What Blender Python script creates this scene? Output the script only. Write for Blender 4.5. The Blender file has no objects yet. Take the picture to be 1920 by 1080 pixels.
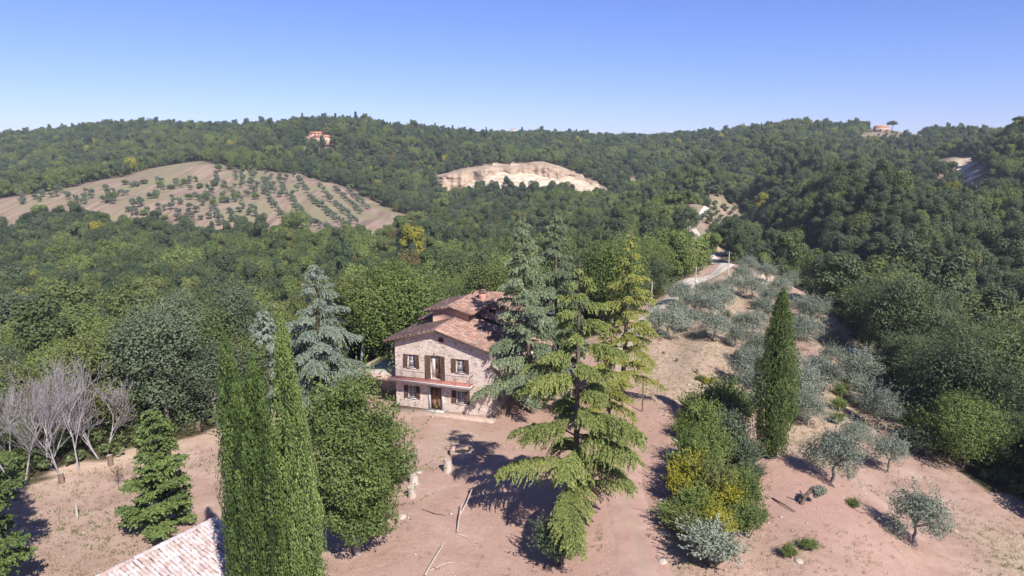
import bpy, math
import numpy as np
from mathutils import Vector, Matrix

S = bpy.context.scene
C = S.collection
R = math.radians
rng = np.random.default_rng(11)

# ------------------------------------------------------------------ camera
PITCH = R(11.05)
CAM = np.array([0.0, 0.0, 23.0])
FPX = 1280.0                                  # focal length in pixels of a 1920 px wide frame
cam = bpy.data.objects.new('camera', bpy.data.cameras.new('camera'))
C.objects.link(cam)
cam.location = CAM
cam.rotation_euler = (R(90) - PITCH, 0, 0)
cam.data.sensor_width = 36.0
cam.data.lens = 36.0 * FPX / 1920.0
cam.data.clip_start = 0.5
cam.data.clip_end = 20000
S.camera = cam

# ------------------------------------------------------------------ sky, sun, exposure
SUN_AZ = (0.50, -0.866)
SUN_EL = R(43)
w = bpy.data.worlds.new('World'); S.world = w; w.use_nodes = True
nt = w.node_tree; nt.nodes.clear()
sky = nt.nodes.new('ShaderNodeTexSky'); sky.sky_type = 'NISHITA'; sky.sun_disc = False
sky.sun_elevation = SUN_EL
sky.sun_rotation = math.atan2(SUN_AZ[0], SUN_AZ[1])
sky.altitude = 300; sky.air_density = 1.0; sky.dust_density = 0.1; sky.ozone_density = 5.0
bg = nt.nodes.new('ShaderNodeBackground'); bg.inputs['Strength'].default_value = 0.073
wo = nt.nodes.new('ShaderNodeOutputWorld')
tint = nt.nodes.new('ShaderNodeMix'); tint.data_type = 'RGBA'; tint.blend_type = 'MULTIPLY'; tint.inputs[0].default_value = 1.0
tint.inputs[7].default_value = (0.86, 0.83, 1.27, 1)
nt.links.new(sky.outputs[0], tint.inputs[6]); nt.links.new(tint.outputs[2], bg.inputs[0]); nt.links.new(bg.outputs[0], wo.inputs[0])
sl = bpy.data.lights.new('sun', 'SUN'); sl.energy = 5.0; sl.angle = R(0.53); sl.color = (1.0, 0.955, 0.89)
sun = bpy.data.objects.new('sun', sl); C.objects.link(sun)
to_sun = Vector((SUN_AZ[0] * math.cos(SUN_EL), SUN_AZ[1] * math.cos(SUN_EL), math.sin(SUN_EL))).normalized()
sun.rotation_euler = (-to_sun).to_track_quat('-Z', 'Y').to_euler()
sun.location = (40, -60, 80)
S.view_settings.view_transform = 'Standard'
S.view_settings.look = 'None'
S.view_settings.exposure = 0.74
S.view_settings.gamma = 1.0
S.view_settings.use_curve_mapping = False
S.render.engine = 'CYCLES'
S.cycles.max_bounces = 6
S.cycles.diffuse_bounces = 3
S.cycles.transmission_bounces = 3
S.cycles.volume_bounces = 0
S.cycles.use_denoising = True
S.cycles.denoiser = 'OPENIMAGEDENOISE'
S.cycles.denoising_input_passes = 'RGB_ALBEDO_NORMAL'
S.cycles.denoising_prefilter = 'ACCURATE'
S.cycles.sample_clamp_indirect = 4.0
S.cycles.use_adaptive_sampling = True
S.cycles.adaptive_threshold = 0.01

# ------------------------------------------------------------------ helpers: geometry
def ray(u, v):
    xc = (u - 960) / FPX; yc = (540 - v) / FPX
    return np.array([xc, math.cos(PITCH) + yc * math.sin(PITCH), -math.sin(PITCH) + yc * math.cos(PITCH)])

def hash2(ix, iy, seed):
    h = (ix.astype(np.int64) * 374761393 + iy.astype(np.int64) * 668265263 + seed * 982451653) & 0xFFFFFFFF
    h = ((h ^ (h >> 13)) * 1274126177) & 0xFFFFFFFF
    return ((h ^ (h >> 16)) & 0xFFFF) / 65535.0

def noise2(x, y, scale, seed=0):
    x = np.asarray(x, float) / scale; y = np.asarray(y, float) / scale
    ix = np.floor(x); iy = np.floor(y); fx = x - ix; fy = y - iy
    fx = fx * fx * (3 - 2 * fx); fy = fy * fy * (3 - 2 * fy)
    a = hash2(ix, iy, seed); b = hash2(ix + 1, iy, seed); c = hash2(ix, iy + 1, seed); d = hash2(ix + 1, iy + 1, seed)
    return (a * (1 - fx) + b * fx) * (1 - fy) + (c * (1 - fx) + d * fx) * fy

def fbm(x, y, scale, seed=0, octv=4):
    s = 0; a = 1; t = 0
    for k in range(octv):
        s = s + a * noise2(x, y, scale / 2 ** k, seed + k * 17); t += a; a *= 0.5
    return s / t

def sstep(a, b, x):
    t = np.clip((np.asarray(x, float) - a) / (b - a), 0, 1); return t * t * (3 - 2 * t)

def in_poly(x, y, poly):
    x = np.asarray(x, float); y = np.asarray(y, float)
    ins = np.zeros(x.shape, bool); n = len(poly); j = n - 1
    for i in range(n):
        xi, yi = poly[i]; xj, yj = poly[j]
        if yi != yj:
            c = ((yi > y) != (yj > y)) & (x < (xj - xi) * (y - yi) / (yj - yi) + xi)
            ins ^= c
        j = i
    return ins

def link(o, parent=None):
    C.objects.link(o)
    if parent is not None: o.parent = parent
    return o

def mesh_np(name, verts, faces, mats=(), mat_idx=None, attrs=None, smooth=False):
    """verts (N,3), faces: list of (M,k) arrays (k=3 or 4) or one array"""
    if not isinstance(faces, (list, tuple)): faces = [faces]
    faces = [np.asarray(f, np.int32) for f in faces if len(f)]
    me = bpy.data.meshes.new(name)
    verts = np.asarray(verts, np.float32)
    me.vertices.add(len(verts)); me.vertices.foreach_set('co', verts.ravel())
    tot = np.concatenate([np.full(len(f), f.shape[1], np.int32) for f in faces])
    loops = np.concatenate([f.ravel() for f in faces])
    me.loops.add(len(loops)); me.loops.foreach_set('vertex_index', loops)
    me.polygons.add(len(tot))
    starts = np.concatenate([[0], np.cumsum(tot)[:-1]]).astype(np.int32)
    me.polygons.foreach_set('loop_start', starts); me.polygons.foreach_set('loop_total', tot)
    if mat_idx is not None: me.polygons.foreach_set('material_index', np.asarray(mat_idx, np.int32))
    if smooth: me.polygons.foreach_set('use_smooth', np.ones(len(tot), bool))
    for m in mats: me.materials.append(m)
    if attrs:
        for k, a in attrs.items():
            at_ = me.attributes.new(k, 'FLOAT', 'POINT'); at_.data.foreach_set('value', np.asarray(a, np.float32))
    me.update(calc_edges=True)
    return me

class MB:
    """collects verts and faces for ONE mesh object"""
    def __init__(s): s.v = []; s.q = []; s.t = []; s.n = 0; s.at = []
    def add(s, v, q=(), t=(), a=0.5):
        v = np.asarray(v, float).reshape(-1, 3)
        if len(q): s.q.append(np.asarray(q, int).reshape(-1, 4) + s.n)
        if len(t): s.t.append(np.asarray(t, int).reshape(-1, 3) + s.n)
        s.v.append(v); s.at.append(np.full(len(v), a) if np.isscalar(a) else np.asarray(a)); s.n += len(v)
        return s
    def box(s, x0, x1, y0, y1, z0, z1, a=0.5):
        v = [(x, y, z) for z in (z0, z1) for y in (y0, y1) for x in (x0, x1)]
        q = [(0, 2, 3, 1), (4, 5, 7, 6), (0, 1, 5, 4), (2, 6, 7, 3), (0, 4, 6, 2), (1, 3, 7, 5)]
        return s.add(v, q, a=a)
    def tube(s, p0, p1, r0, r1, n=6, a=0.5, cap=False):
        vt, q = tubes_np([(p0, p1, r0, r1)], n)
        s.add(vt, q, a=a)
        if cap:
            k = s.n; ring = vt[n:2 * n]
            c = ring.mean(0)
            s.add(np.vstack([ring, c]), t=[(i, (i + 1) % n, n) for i in range(n)], a=a)
        return s
    def path(s, pts, rad, n=6, a=0.5):
        for i in range(len(pts) - 1): s.tube(pts[i], pts[i + 1], rad[i], rad[i + 1], n, a)
        return s
    def prism(s, poly, y0, y1, a=0.5):
        """poly: (x,z) list counter-clockwise seen from -y; extruded y0..y1"""
        n = len(poly)
        v = [(x, y0, z) for x, z in poly] + [(x, y1, z) for x, z in poly]
        q = [(i, (i + 1) % n, n + (i + 1) % n, n + i) for i in range(n)]
        t = [(0, i + 1, i) if False else (0, i, i + 1) for i in range(1, n - 1)] + [(n, n + i + 1, n + i) for i in range(1, n - 1)]
        return s.add(v, q, t, a)
    def mesh(s, name, mat, smooth=False):
        f = []
        if s.q: f.append(np.vstack(s.q))
        if s.t: f.append(np.vstack(s.t))
        return mesh_np(name, np.vstack(s.v), f, [mat] if mat else [], attrs={'rnd': np.concatenate(s.at)}, smooth=smooth)
    def build(s, name, mat, parent=None, smooth=False):
        return link(bpy.data.objects.new(name, s.mesh(name, mat, smooth)), parent)

def tubes_np(segs, n=4):
    """segs: list of (p0,p1,r0,r1) or arrays -> verts, quads"""
    p0 = np.array([s[0] for s in segs], float); p1 = np.array([s[1] for s in segs], float)
    r0 = np.array([s[2] for s in segs], float); r1 = np.array([s[3] for s in segs], float)
    d = p1 - p0; L = np.linalg.norm(d, axis=1, keepdims=True); d = d / np.maximum(L, 1e-6)
    ref = np.where(np.abs(d[:, 2:3]) > 0.9, np.array([[1.0, 0, 0]]), np.array([[0, 0, 1.0]]))
    a = np.cross(d, ref); a /= np.linalg.norm(a, axis=1, keepdims=True); b = np.cross(d, a)
    ang = np.arange(n) / n * 2 * math.pi
    ca = np.cos(ang)[None, :, None]; sa = np.sin(ang)[None, :, None]
    ringv = a[:, None] * ca + b[:, None] * sa
    v0 = p0[:, None] + ringv * r0[:, None, None]; v1 = p1[:, None] + ringv * r1[:, None, None]
    v = np.concatenate([v0, v1], 1).reshape(-1, 3)
    k = np.arange(n); base = (np.arange(len(segs)) * 2 * n)[:, None, None]
    q = np.stack([k, n + k, n + (k + 1) % n, (k + 1) % n], 1)[None] + base
    return v, q.reshape(-1, 4)

def unit(a): return a / np.maximum(np.linalg.norm(a, axis=-1, keepdims=True), 1e-9)

def leaves_np(c, axis, nrm, L, W):
    """diamond leaves: centre c, long axis, rough normal; L, W scalars or arrays"""
    axis = unit(axis); b = unit(np.cross(nrm, axis))
    L = np.broadcast_to(np.asarray(L, float), (len(c),))[:, None]; W = np.broadcast_to(np.asarray(W, float), (len(c),))[:, None]
    v = np.stack([c - axis * L / 2, c + b * W / 2, c + axis * L / 2, c - b * W / 2], 1).reshape(-1, 3)
    q = np.arange(len(c) * 4).reshape(-1, 4)
    return v, q

# ------------------------------------------------------------------ helpers: objects
def tag(o, label, cat, group=None):
    o['label'] = label; o['category'] = cat
    if group: o['group'] = group
    return o
def structure(o): o['kind'] = 'structure'; return o
def stuff(o, label, cat): o['kind'] = 'stuff'; o['label'] = label; o['category'] = cat; return o
def empty(name, loc, rz=0.0, scale=1.0, parent=None):
    o = bpy.data.objects.new(name, None); link(o, parent)
    o.location = loc; o.rotation_euler = (0, 0, rz); o.scale = (scale,) * 3 if np.isscalar(scale) else scale
    o.empty_display_size = 0.3
    return o

# ------------------------------------------------------------------ helpers: materials
def new_mat(name):
    m = bpy.data.materials.new(name); m.use_nodes = True
    n = m.node_tree; n.nodes.clear()
    return m, n
def N(n, typ, **kw):
    x = n.nodes.new(typ)
    for k, v in kw.items():
        if k.startswith('i_'):
            x.inputs[k[2:].replace('_', ' ')].default_value = v
        else: setattr(x, k, v)
    return x
def ramp(n, fac, stops, interp='LINEAR'):
    r = n.nodes.new('ShaderNodeValToRGB'); r.color_ramp.interpolation = interp
    el = r.color_ramp.elements
    while len(el) < len(stops): el.new(0.5)
    for e, (p, c) in zip(el, stops): e.position = p; e.color = (*c, 1)
    n.links.new(fac, r.inputs[0]); return r.outputs[0]
def mix(n, fac, a, b, mode='MIX'):
    x = n.nodes.new('ShaderNodeMix'); x.data_type = 'RGBA'; x.blend_type = mode
    for s_, val in ((0, fac), (6, a), (7, b)):
        if hasattr(val, 'links'): n.links.new(val, x.inputs[s_])
        elif isinstance(val, (int, float)): x.inputs[s_].default_value = val
        else: x.inputs[s_].default_value = (*val, 1)
    return x.outputs[2]
def math_n(n, op, a, b=0.0, clamp=False):
    x = n.nodes.new('ShaderNodeMath'); x.operation = op; x.use_clamp = clamp
    for s_, val in ((0, a), (1, b)):
        if hasattr(val, 'links'): n.links.new(val, x.inputs[s_])
        else: x.inputs[s_].default_value = val
    return x.outputs[0]
def noise_n(n, vec, scale, detail=4, rough=0.6):
    x = n.nodes.new('ShaderNodeTexNoise'); x.inputs['Scale'].default_value = scale
    x.inputs['Detail'].default_value = detail; x.inputs['Roughness'].default_value = rough
    if vec is not None: n.links.new(vec, x.inputs['Vector'])
    return x.outputs['Fac']
def out_bsdf(n, col, rough=0.85, spec=0.2, bump=None, bump_d=0.02, bump_s=0.5, metallic=0.0):
    p = n.nodes.new('ShaderNodeBsdfPrincipled')
    if hasattr(col, 'links'): n.links.new(col, p.inputs['Base Color'])
    else: p.inputs['Base Color'].default_value = (*col, 1)
    p.inputs['Roughness'].default_value = rough; p.inputs['Specular IOR Level'].default_value = spec
    p.inputs['Metallic'].default_value = metallic
    if bump is not None:
        b = n.nodes.new('ShaderNodeBump'); b.inputs['Distance'].default_value = bump_d; b.inputs['Strength'].default_value = bump_s
        n.links.new(bump, b.inputs['Height']); n.links.new(b.outputs[0], p.inputs['Normal'])
    o = n.nodes.new('ShaderNodeOutputMaterial'); n.links.new(p.outputs[0], o.inputs[0])
    return p

def leaf_mat(name, stops, trans=0.3, objvar=0.35):
    """stops: colours from dark to light leaf; per-leaf value in attribute rnd, per-tree value from Object Info"""
    m, n = new_mat(name)
    at_ = N(n, 'ShaderNodeAttribute', attribute_name='rnd')
    oi = N(n, 'ShaderNodeObjectInfo')
    k = math_n(n, 'ADD', math_n(n, 'MULTIPLY', at_.outputs['Fac'], 1 - objvar), math_n(n, 'MULTIPLY', oi.outputs['Random'], objvar))
    col = ramp(n, k, [(i / (len(stops) - 1), c) for i, c in enumerate(stops)])
    d = N(n, 'ShaderNodeBsdfPrincipled'); d.inputs['Roughness'].default_value = 0.6; d.inputs['Specular IOR Level'].default_value = 0.22
    t = N(n, 'ShaderNodeBsdfTranslucent')
    n.links.new(col, d.inputs['Base Color'])
    tc = mix(n, 0.5, col, (0.16, 0.20, 0.03)); n.links.new(tc, t.inputs['Color'])
    ms = N(n, 'ShaderNodeMixShader'); ms.inputs[0].default_value = trans
    n.links.new(d.outputs[0], ms.inputs[1]); n.links.new(t.outputs[0], ms.inputs[2])
    o = N(n, 'ShaderNodeOutputMaterial'); n.links.new(ms.outputs[0], o.inputs[0])
    return m

def bark_mat(name, a, b, scale=6):
    m, n = new_mat(name)
    tc = N(n, 'ShaderNodeTexCoord')
    mp = N(n, 'ShaderNodeMapping'); mp.inputs['Scale'].default_value = (1, 1, 0.25); n.links.new(tc.outputs['Object'], mp.inputs[0])
    f = noise_n(n, mp.outputs[0], scale, 5, 0.65)
    out_bsdf(n, ramp(n, f, [(0.3, a), (0.7, b)]), 0.9, 0.1, f, 0.03, 0.6)
    return m

M = {}
M['leaf_oak'] = leaf_mat('leaf_oak', [(0.056, 0.080, 0.032), (0.115, 0.152, 0.055), (0.205, 0.248, 0.095)], 0.34)
M['leaf_dark'] = leaf_mat('leaf_dark', [(0.042, 0.062, 0.034), (0.085, 0.115, 0.055), (0.155, 0.190, 0.090)], 0.3)
M['leaf_bright'] = leaf_mat('leaf_bright', [(0.070, 0.105, 0.030), (0.150, 0.200, 0.056), (0.265, 0.315, 0.092)], 0.34)
M['leaf_olive_green'] = leaf_mat('leaf_olive_green', [(0.075, 0.092, 0.034), (0.155, 0.178, 0.058), (0.265, 0.280, 0.098)], 0.32)
M['leaf_oak_near'] = leaf_mat('leaf_oak_near', [(0.040, 0.062, 0.018), (0.130, 0.175, 0.050), (0.270, 0.320, 0.110)], 0.32)
M['leaf_conifer'] = leaf_mat('leaf_conifer', [(0.032, 0.056, 0.036), (0.068, 0.100, 0.055), (0.120, 0.160, 0.085)], 0.2)
M['leaf_yellow'] = leaf_mat('leaf_yellow', [(0.140, 0.145, 0.022), (0.300, 0.280, 0.038), (0.52, 0.45, 0.050)], 0.3)
M['leaf_rust'] = leaf_mat('leaf_rust', [(0.075, 0.063, 0.027), (0.158, 0.128, 0.045), (0.262, 0.188, 0.068)])
M['leaf_grey'] = leaf_mat('leaf_grey', [(0.055, 0.075, 0.044), (0.112, 0.142, 0.082), (0.200, 0.235, 0.145)], 0.2)
M['leaf_olive'] = leaf_mat('leaf_olive', [(0.075, 0.092, 0.068), (0.180, 0.205, 0.150), (0.340, 0.365, 0.285)], 0.15)
M['leaf_olive_far'] = leaf_mat('leaf_olive_far', [(0.055, 0.074, 0.050), (0.115, 0.140, 0.092), (0.195, 0.220, 0.150)], 0.15)
M['leaf_cedar'] = leaf_mat('leaf_cedar', [(0.070, 0.092, 0.028), (0.225, 0.260, 0.075), (0.400, 0.420, 0.145)], 0.32)
M['leaf_cedar_grey'] = leaf_mat('leaf_cedar_grey', [(0.050, 0.078, 0.044), (0.140, 0.180, 0.098), (0.265, 0.305, 0.175)], 0.22)
M['leaf_cedar_blue'] = leaf_mat('leaf_cedar_blue', [(0.085, 0.112, 0.085), (0.220, 0.260, 0.200), (0.390, 0.425, 0.340)], 0.22)
M['leaf_cedar_yellow'] = leaf_mat('leaf_cedar_yellow', [(0.090, 0.100, 0.024), (0.250, 0.260, 0.058), (0.420, 0.410, 0.110)], 0.32)
M['leaf_cypress'] = leaf_mat('leaf_cypress', [(0.024, 0.046, 0.012), (0.120, 0.180, 0.050), (0.285, 0.365, 0.120)], 0.25)
M['leaf_cypress_dark'] = leaf_mat('leaf_cypress_dark', [(0.026, 0.044, 0.014), (0.100, 0.145, 0.042), (0.225, 0.280, 0.085)], 0.24)
M['core'] = leaf_mat('inner_foliage', [(0.012, 0.022, 0.008), (0.020, 0.032, 0.010)], 0.0)  # near-black cypress core; shade between the sprays is put into its colour
M['grass_dry'] = leaf_mat('grass_dry', [(0.180, 0.144, 0.081), (0.270, 0.225, 0.126), (0.360, 0.306, 0.180)], 0.2)
M['grass_green'] = leaf_mat('grass_green', [(0.070, 0.100, 0.030), (0.130, 0.160, 0.050), (0.220, 0.240, 0.090)], 0.25)
M['bark'] = bark_mat('bark_brown', (0.07, 0.052, 0.040), (0.17, 0.135, 0.105))
M['bark_grey'] = bark_mat('bark_grey', (0.16, 0.14, 0.125), (0.36, 0.33, 0.30))
M['bark_pale'] = bark_mat('bark_pale', (0.22, 0.195, 0.20), (0.40, 0.365, 0.37))
M['wood_cut'] = bark_mat('wood_weathered', (0.30, 0.24, 0.19), (0.50, 0.43, 0.37))
M['wood_stump'] = bark_mat('wood_stump', (0.11, 0.075, 0.055), (0.24, 0.165, 0.125))

# ------------------------------------------------------------------ terrain
def cp(u, v, d, h):
    r = ray(u, v); return (r[0] / r[1] * d, d, CAM[2] + r[2] / r[1] * d - h)
CTRL = [(8,45,0),(14,75,0),(23.4,104.6,0),(35,128,.3),(46.8,148,.5),(57,200,-.5),(67,260,0),(92,320,4.7),
 (-36,45,0),(-31,48,0),(-25,55,0),(-15,67,0),(-9,74,0),(2,78,0),(-20,30,0),(0,20,0),(0,50,0),(-10,50,0),(-30,20,0),(0,-30,0),
 (8,60,0),(3,70,0),(-5,62,0),(-45,60,-8),(-35,68,-8),(-22,80,-7),(-8,90,-6),(5,100,-4.5),(12,112,-5),(28,140,-6),(40,175,-8),
 (0,-150,-5),(-150,-100,-30),(150,-100,-30),(-100,20,-18),(-70,40,-14),(90,40,-17),(70,60,-13),(40,-30,-5),(-40,-30,-3),
 (43.8,53.6,-6.5),(42,59.5,-6.5),(44,72,-6.3),(52,94,-6),(60,125,-5.5),(64,148,-3.6),(43,40,-6.5),
 (16,45,-1),(25,50,-3.2),(35,50,-5),(30,75,-2.6),(40,100,-2.8),(48,125,-2.2),(22,75,-.9),(55,145,-1.8),(20,30,-2),(30,30,-4.5),
 (105,150,-22),(120,110,-24)]
for u, col in {
  -250: [(700,80,9),(500,240,8),(420,350,8),(300,650,8),(262,900,8)],
  0: [(700,80,9),(600,135,8),(500,240,8),(430,340,8),(395,400,0),(372,440,0),(330,560,8),(290,700,8),(252,900,8)],
  200: [(700,78,9),(600,132,8),(500,232,8),(420,340,8),(385,390,0),(355,450,0),(300,620,8),(230,880,9)],
  400: [(650,90,8),(570,150,8),(480,260,8),(430,330,8),(400,380,0),(350,450,0),(310,520,0),(270,680,8),(238,860,8)],
  600: [(580,130,8),(520,190,8),(450,290,8),(430,330,0),(380,400,0),(340,470,0),(290,600,8),(264,640,0),(220,780,8)],
  800: [(560,110,8),(500,170,8),(440,280,8),(400,380,8),(370,470,8),(340,560,8),(300,640,8),(250,950,8)],
  1000: [(500,170,8),(450,260,8),(400,380,8),(360,540,8),(330,585,4),(305,625,6),(250,1000,8)],
  1200: [(480,190,8),(430,290,8),(390,400,8),(348,560,8),(300,720,8),(253,1020,8)],
  660: [(219,790,8),(300,600,8)],
  1300: [(325,430,8),(248,1000,8)],
  1390: [(430,245,0),(390,330,8),(340,480,8),(300,650,8),(241,930,8)],
  1490: [(440,240,8),(400,290,8),(350,420,8),(300,600,8),(228,900,8)],
  1600: [(430,230,8),(380,320,8),(330,470,8),(272,720,8),(236,880,8)],
  1660: [(262,760,0),(238,850,2)],
  1750: [(440,230,8),(390,300,8),(340,420,8),(300,560,8),(248,850,8)],
  1850: [(460,210,8),(400,290,8),(350,380,8),(290,560,8),(246,800,8)],
  1930: [(500,190,8),(430,250,8),(380,300,8),(340,340,8),(280,390,8),(228,450,8)],
  2150: [(200,470,8),(400,250,8),(550,120,9)],
  }.items():
    for v, d, h in col: CTRL.append(cp(u, v, d, h))
CTRL += [cp(1920,600,95,11), cp(1700,500,130,11), cp(1560,462,170,9), cp(1830,342,480,0), cp(1790,303,540,0)]
CTRL += [(x, 1500, 25) for x in (-1300, -650, 0, 650, 1300)] + [(x, 2600, -10) for x in (-1400, 0, 1400)] + [(-1400, 300, 20), (1400, 300, 30), (-900, 900, 40), (900, 900, 55)]
CTRL = np.array(CTRL, float)
_c2 = 14.0 ** 2
def _phi(ax, ay, bx, by):
    return np.sqrt((ax[:, None] - bx[None]) ** 2 + (ay[:, None] - by[None]) ** 2 + _c2)
_K = _phi(CTRL[:, 0], CTRL[:, 1], CTRL[:, 0], CTRL[:, 1]) - 0.6 * np.eye(len(CTRL))
_P = np.column_stack([np.ones(len(CTRL)), CTRL[:, 0], CTRL[:, 1]])
_A = np.block([[_K, _P], [_P.T, np.zeros((3, 3))]])
_w = np.linalg.solve(_A, np.concatenate([CTRL[:, 2], [0, 0, 0]]))

SPURS = [([(215, 560), (194, 470), (149, 330), (125, 235), (114, 175)], 14, 28, 18, 34, 17),
         ([(165, 420), (140, 465), (118, 500), (98, 535)], 12, 20, 15, 25, 14),
         ([(360, 540), (330, 450), (300, 390), (285, 330)], 2, 36, 3, 42, 20),
         ([(-60, 740), (-35, 640), (-10, 560), (5, 500)], 7, 30, 5, 44, 20),
         ([(260, 800), (240, 680), (225, 600)], 11, 38, 13, 48, 22)]
def spurs(x, y):
    z = np.zeros_like(x)
    for line, A, wd, B, off, tw in SPURS:
        best = np.full(x.shape, 1e9); sg = np.zeros_like(x); tt = np.zeros_like(x); n = len(line) - 1
        for i in range(n):
            (x0, y0), (x1, y1) = line[i], line[i + 1]; dx, dy = x1 - x0, y1 - y0; l2 = dx * dx + dy * dy
            t = ((x - x0) * dx + (y - y0) * dy) / l2; tc = np.clip(t, 0, 1)
            d = np.hypot(x - x0 - tc * dx, y - y0 - tc * dy); m = d < best
            best = np.where(m, d, best); sg = np.where(m, np.sign((x - x0) * dy - (y - y0) * dx), sg); tt = np.where(m, (i + tc) / n, tt)
        fade = sstep(0, .25, tt) * (1 - .5 * sstep(.8, 1, tt))
        # walking towards the camera the left bank (smaller x) lies on one side
        left = best * sg
        z += fade * (A * np.exp(-(best / wd) ** 2) - B * np.exp(-((left - off) / tw) ** 2))
    return z
def ground(x, y):
    x = np.atleast_1d(np.asarray(x, float)); y = np.atleast_1d(np.asarray(y, float))
    sh = x.shape; x = x.ravel(); y = y.ravel(); z = np.empty(len(x))
    for i in range(0, len(x), 20000):
        xs = x[i:i + 20000]; ys = y[i:i + 20000]
        z[i:i + 20000] = _phi(xs, ys, CTRL[:, 0], CTRL[:, 1]) @ _w[:-3] + _w[-3] + _w[-2] * xs + _w[-1] * ys
    # house yard and road are level
    flat = (1 - sstep(24, 34, np.hypot((x + 6) * 0.9, (y - 50) * 1.0)))
    z = z * (1 - flat)
    # earth bank between the drive and the olive slope
    xb = 12.6 + (y - 36) * 0.10
    bank = sstep(-0.4, 2.2, x - xb) * (1 - sstep(58, 70, y)) * (1 - sstep(9, 22, x - xb))
    z = z - 1.1 * bank
    # olive terraces: shallow treads
    tr = sstep(14, 20, x) * (1 - sstep(52, 62, x)) * sstep(62, 75, y) * (1 - sstep(140, 150, y))
    z = z + tr * 0.35 * np.sin((x - 0.36 * y) * 2 * math.pi / 7.5)
    z = z + spurs(x, y)
    far = sstep(90, 260, np.hypot(x, y))
    rz_ = 1 - np.abs(fbm(x + 0.35 * y, y * 0.55, 95, 23, 3) - 0.5) * 4
    z = z + rz_ * 8 * sstep(60, 160, x) * sstep(170, 260, y) * (1 - sstep(620, 800, y))
    z = z + far * ((fbm(x, y, 90, 5, 3) - 0.5) * 9 + (fbm(x, y, 28, 9, 2) - 0.5) * 3)
    near_house = 1 - sstep(9, 14, np.hypot(x + 4.5, y - 63))
    z = z + (1 - far) * (1 - 0.92 * near_house) * ((fbm(x, y, 7, 3, 3) - 0.5) * 0.28 + (noise2(x, y, 0.9, 2) - 0.5) * 0.06)
    return z.reshape(sh)
def gz(x, y): return float(ground(x, y)[0])

_ts = np.geomspace(25, 1500, 1600)
def at(u, v):
    """the ground point seen at a photo pixel"""
    d = ray(u, v); t = _ts / d[1]
    p = CAM[None] + d[None] * t[:, None]
    below = p[:, 2] < ground(p[:, 0], p[:, 1])
    i = int(np.argmax(below)) if below.any() else len(_ts) - 1
    a, b = _ts[max(i - 1, 0)], _ts[i]
    tt = np.linspace(a, b, 24) / d[1]; p = CAM[None] + d[None] * tt[:, None]
    below = p[:, 2] < ground(p[:, 0], p[:, 1]); j = int(np.argmax(below)) if below.any() else 23
    return p[j]
def at_poly(pts): return [tuple(at(u, v)[:2]) for u, v in pts]

YARD = [(-44,-40),(-44,20),(-38,44),(-31,48.5),(-25,55.5),(-15.5,67.5),(-10,76),(3,80),(9,88),(16,98),(21,107),(40,144),(45,152),
        (60,153),(63,148),(60,125),(52,94),(45,72),(43,59),(45,53),(47,20),(47,-40)]
GROVE = at_poly([(0,374),(120,354),(260,324),(365,302),(405,307),(440,320),(560,326),(690,374),(760,402),(822,409),(800,432),(720,452),
                 (620,460),(560,444),(450,446),(330,444),(240,432),(180,412),(80,412),(30,436),(-120,440),(-120,385)])
ORCHARD = at_poly([(1286,412),(1330,368),(1365,378),(1400,400),(1402,446),(1365,456),(1305,445)])
HILLTOP = at_poly([(1590,268),(1620,250),(1660,240),(1710,250),(1742,262),(1700,268),(1650,272)])
FARM = at_poly([(566,270),(574,256),(622,254),(624,268),(595,273)])
CLIFF_A = at_poly([(812,352),(830,330),(900,312),(1000,304),(1050,312),(1100,335),(1146,352),(1142,374),(1040,364),(960,360),(850,368)])
CLIFF_B = at_poly([(1752,312),(1762,298),(1790,294),(1832,297),(1836,322),(1800,336),(1764,334)])
CLIFF_C = at_poly([(1802,356),(1804,326),(1822,324),(1858,340),(1862,372),(1830,382),(1800,374)])
CLIFF_D = at_poly([(1176,352),(1184,330),(1192,332),(1200,350),(1188,358)])
ROAD = [(7.2,10),(7.4,30),(7.8,45),(9.6,60),(12.5,75),(16.5,90),(23.0,104.6),(33,124),(42,138),(47.5,148),(52,170),(57,200),(62,230),(67,260),(78,290),(92,320),(100,345)]
ROADP = np.array(ROAD)
def road_dist(x, y):
    d = np.full(np.shape(x), 1e9)
    for (x0, y0), (x1, y1) in zip(ROAD[:-1], ROAD[1:]):
        dx, dy = x1 - x0, y1 - y0
        t = np.clip(((x - x0) * dx + (y - y0) * dy) / (dx * dx + dy * dy), 0, 1)
        d = np.minimum(d, np.hypot(x - x0 - t * dx, y - y0 - t * dy))
    return d
def is_clear(x, y):
    x = np.asarray(x, float); y = np.asarray(y, float)
    m = road_dist(x, y) < 3.2
    for p in (YARD, GROVE, ORCHARD, HILLTOP, FARM, CLIFF_A, CLIFF_B, CLIFF_C, CLIFF_D): m |= in_poly(x, y, p)
    return m

def axis_steps(lo, hi, n0, n1, fine, grow):
    a = [n0]
    while a[-1] < n1: a.append(a[-1] + fine)
    s_ = fine
    while a[-1] < hi: s_ = min(s_ * grow, 26); a.append(a[-1] + s_)
    b = []; s_ = fine; c = n0
    while c > lo: s_ = min(s_ * grow, 26); c -= s_; b.append(c)
    return np.array(b[::-1] + a)
gx = axis_steps(-1500, 1500, -46, 66, 0.82, 1.06)
gy = axis_steps(-300, 2700, 22, 155, 0.82, 1.045)
GX, GY = np.meshgrid(gx, gy); GZ = ground(GX, GY)
nx, ny = len(gx), len(gy)
idx = np.arange(nx * ny).reshape(ny, nx)
quads = np.stack([idx[:-1, :-1], idx[:-1, 1:], idx[1:, 1:], idx[1:, :-1]], -1).reshape(-1, 4)
fx, fy = GX.ravel(), GY.ravel()
jx = fx + (noise2(fx, fy, 3.0, 31) - 0.5) * 3; jy = fy + (noise2(fx, fy, 3.0, 32) - 0.5) * 3
clear = is_clear(jx, jy)
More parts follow.
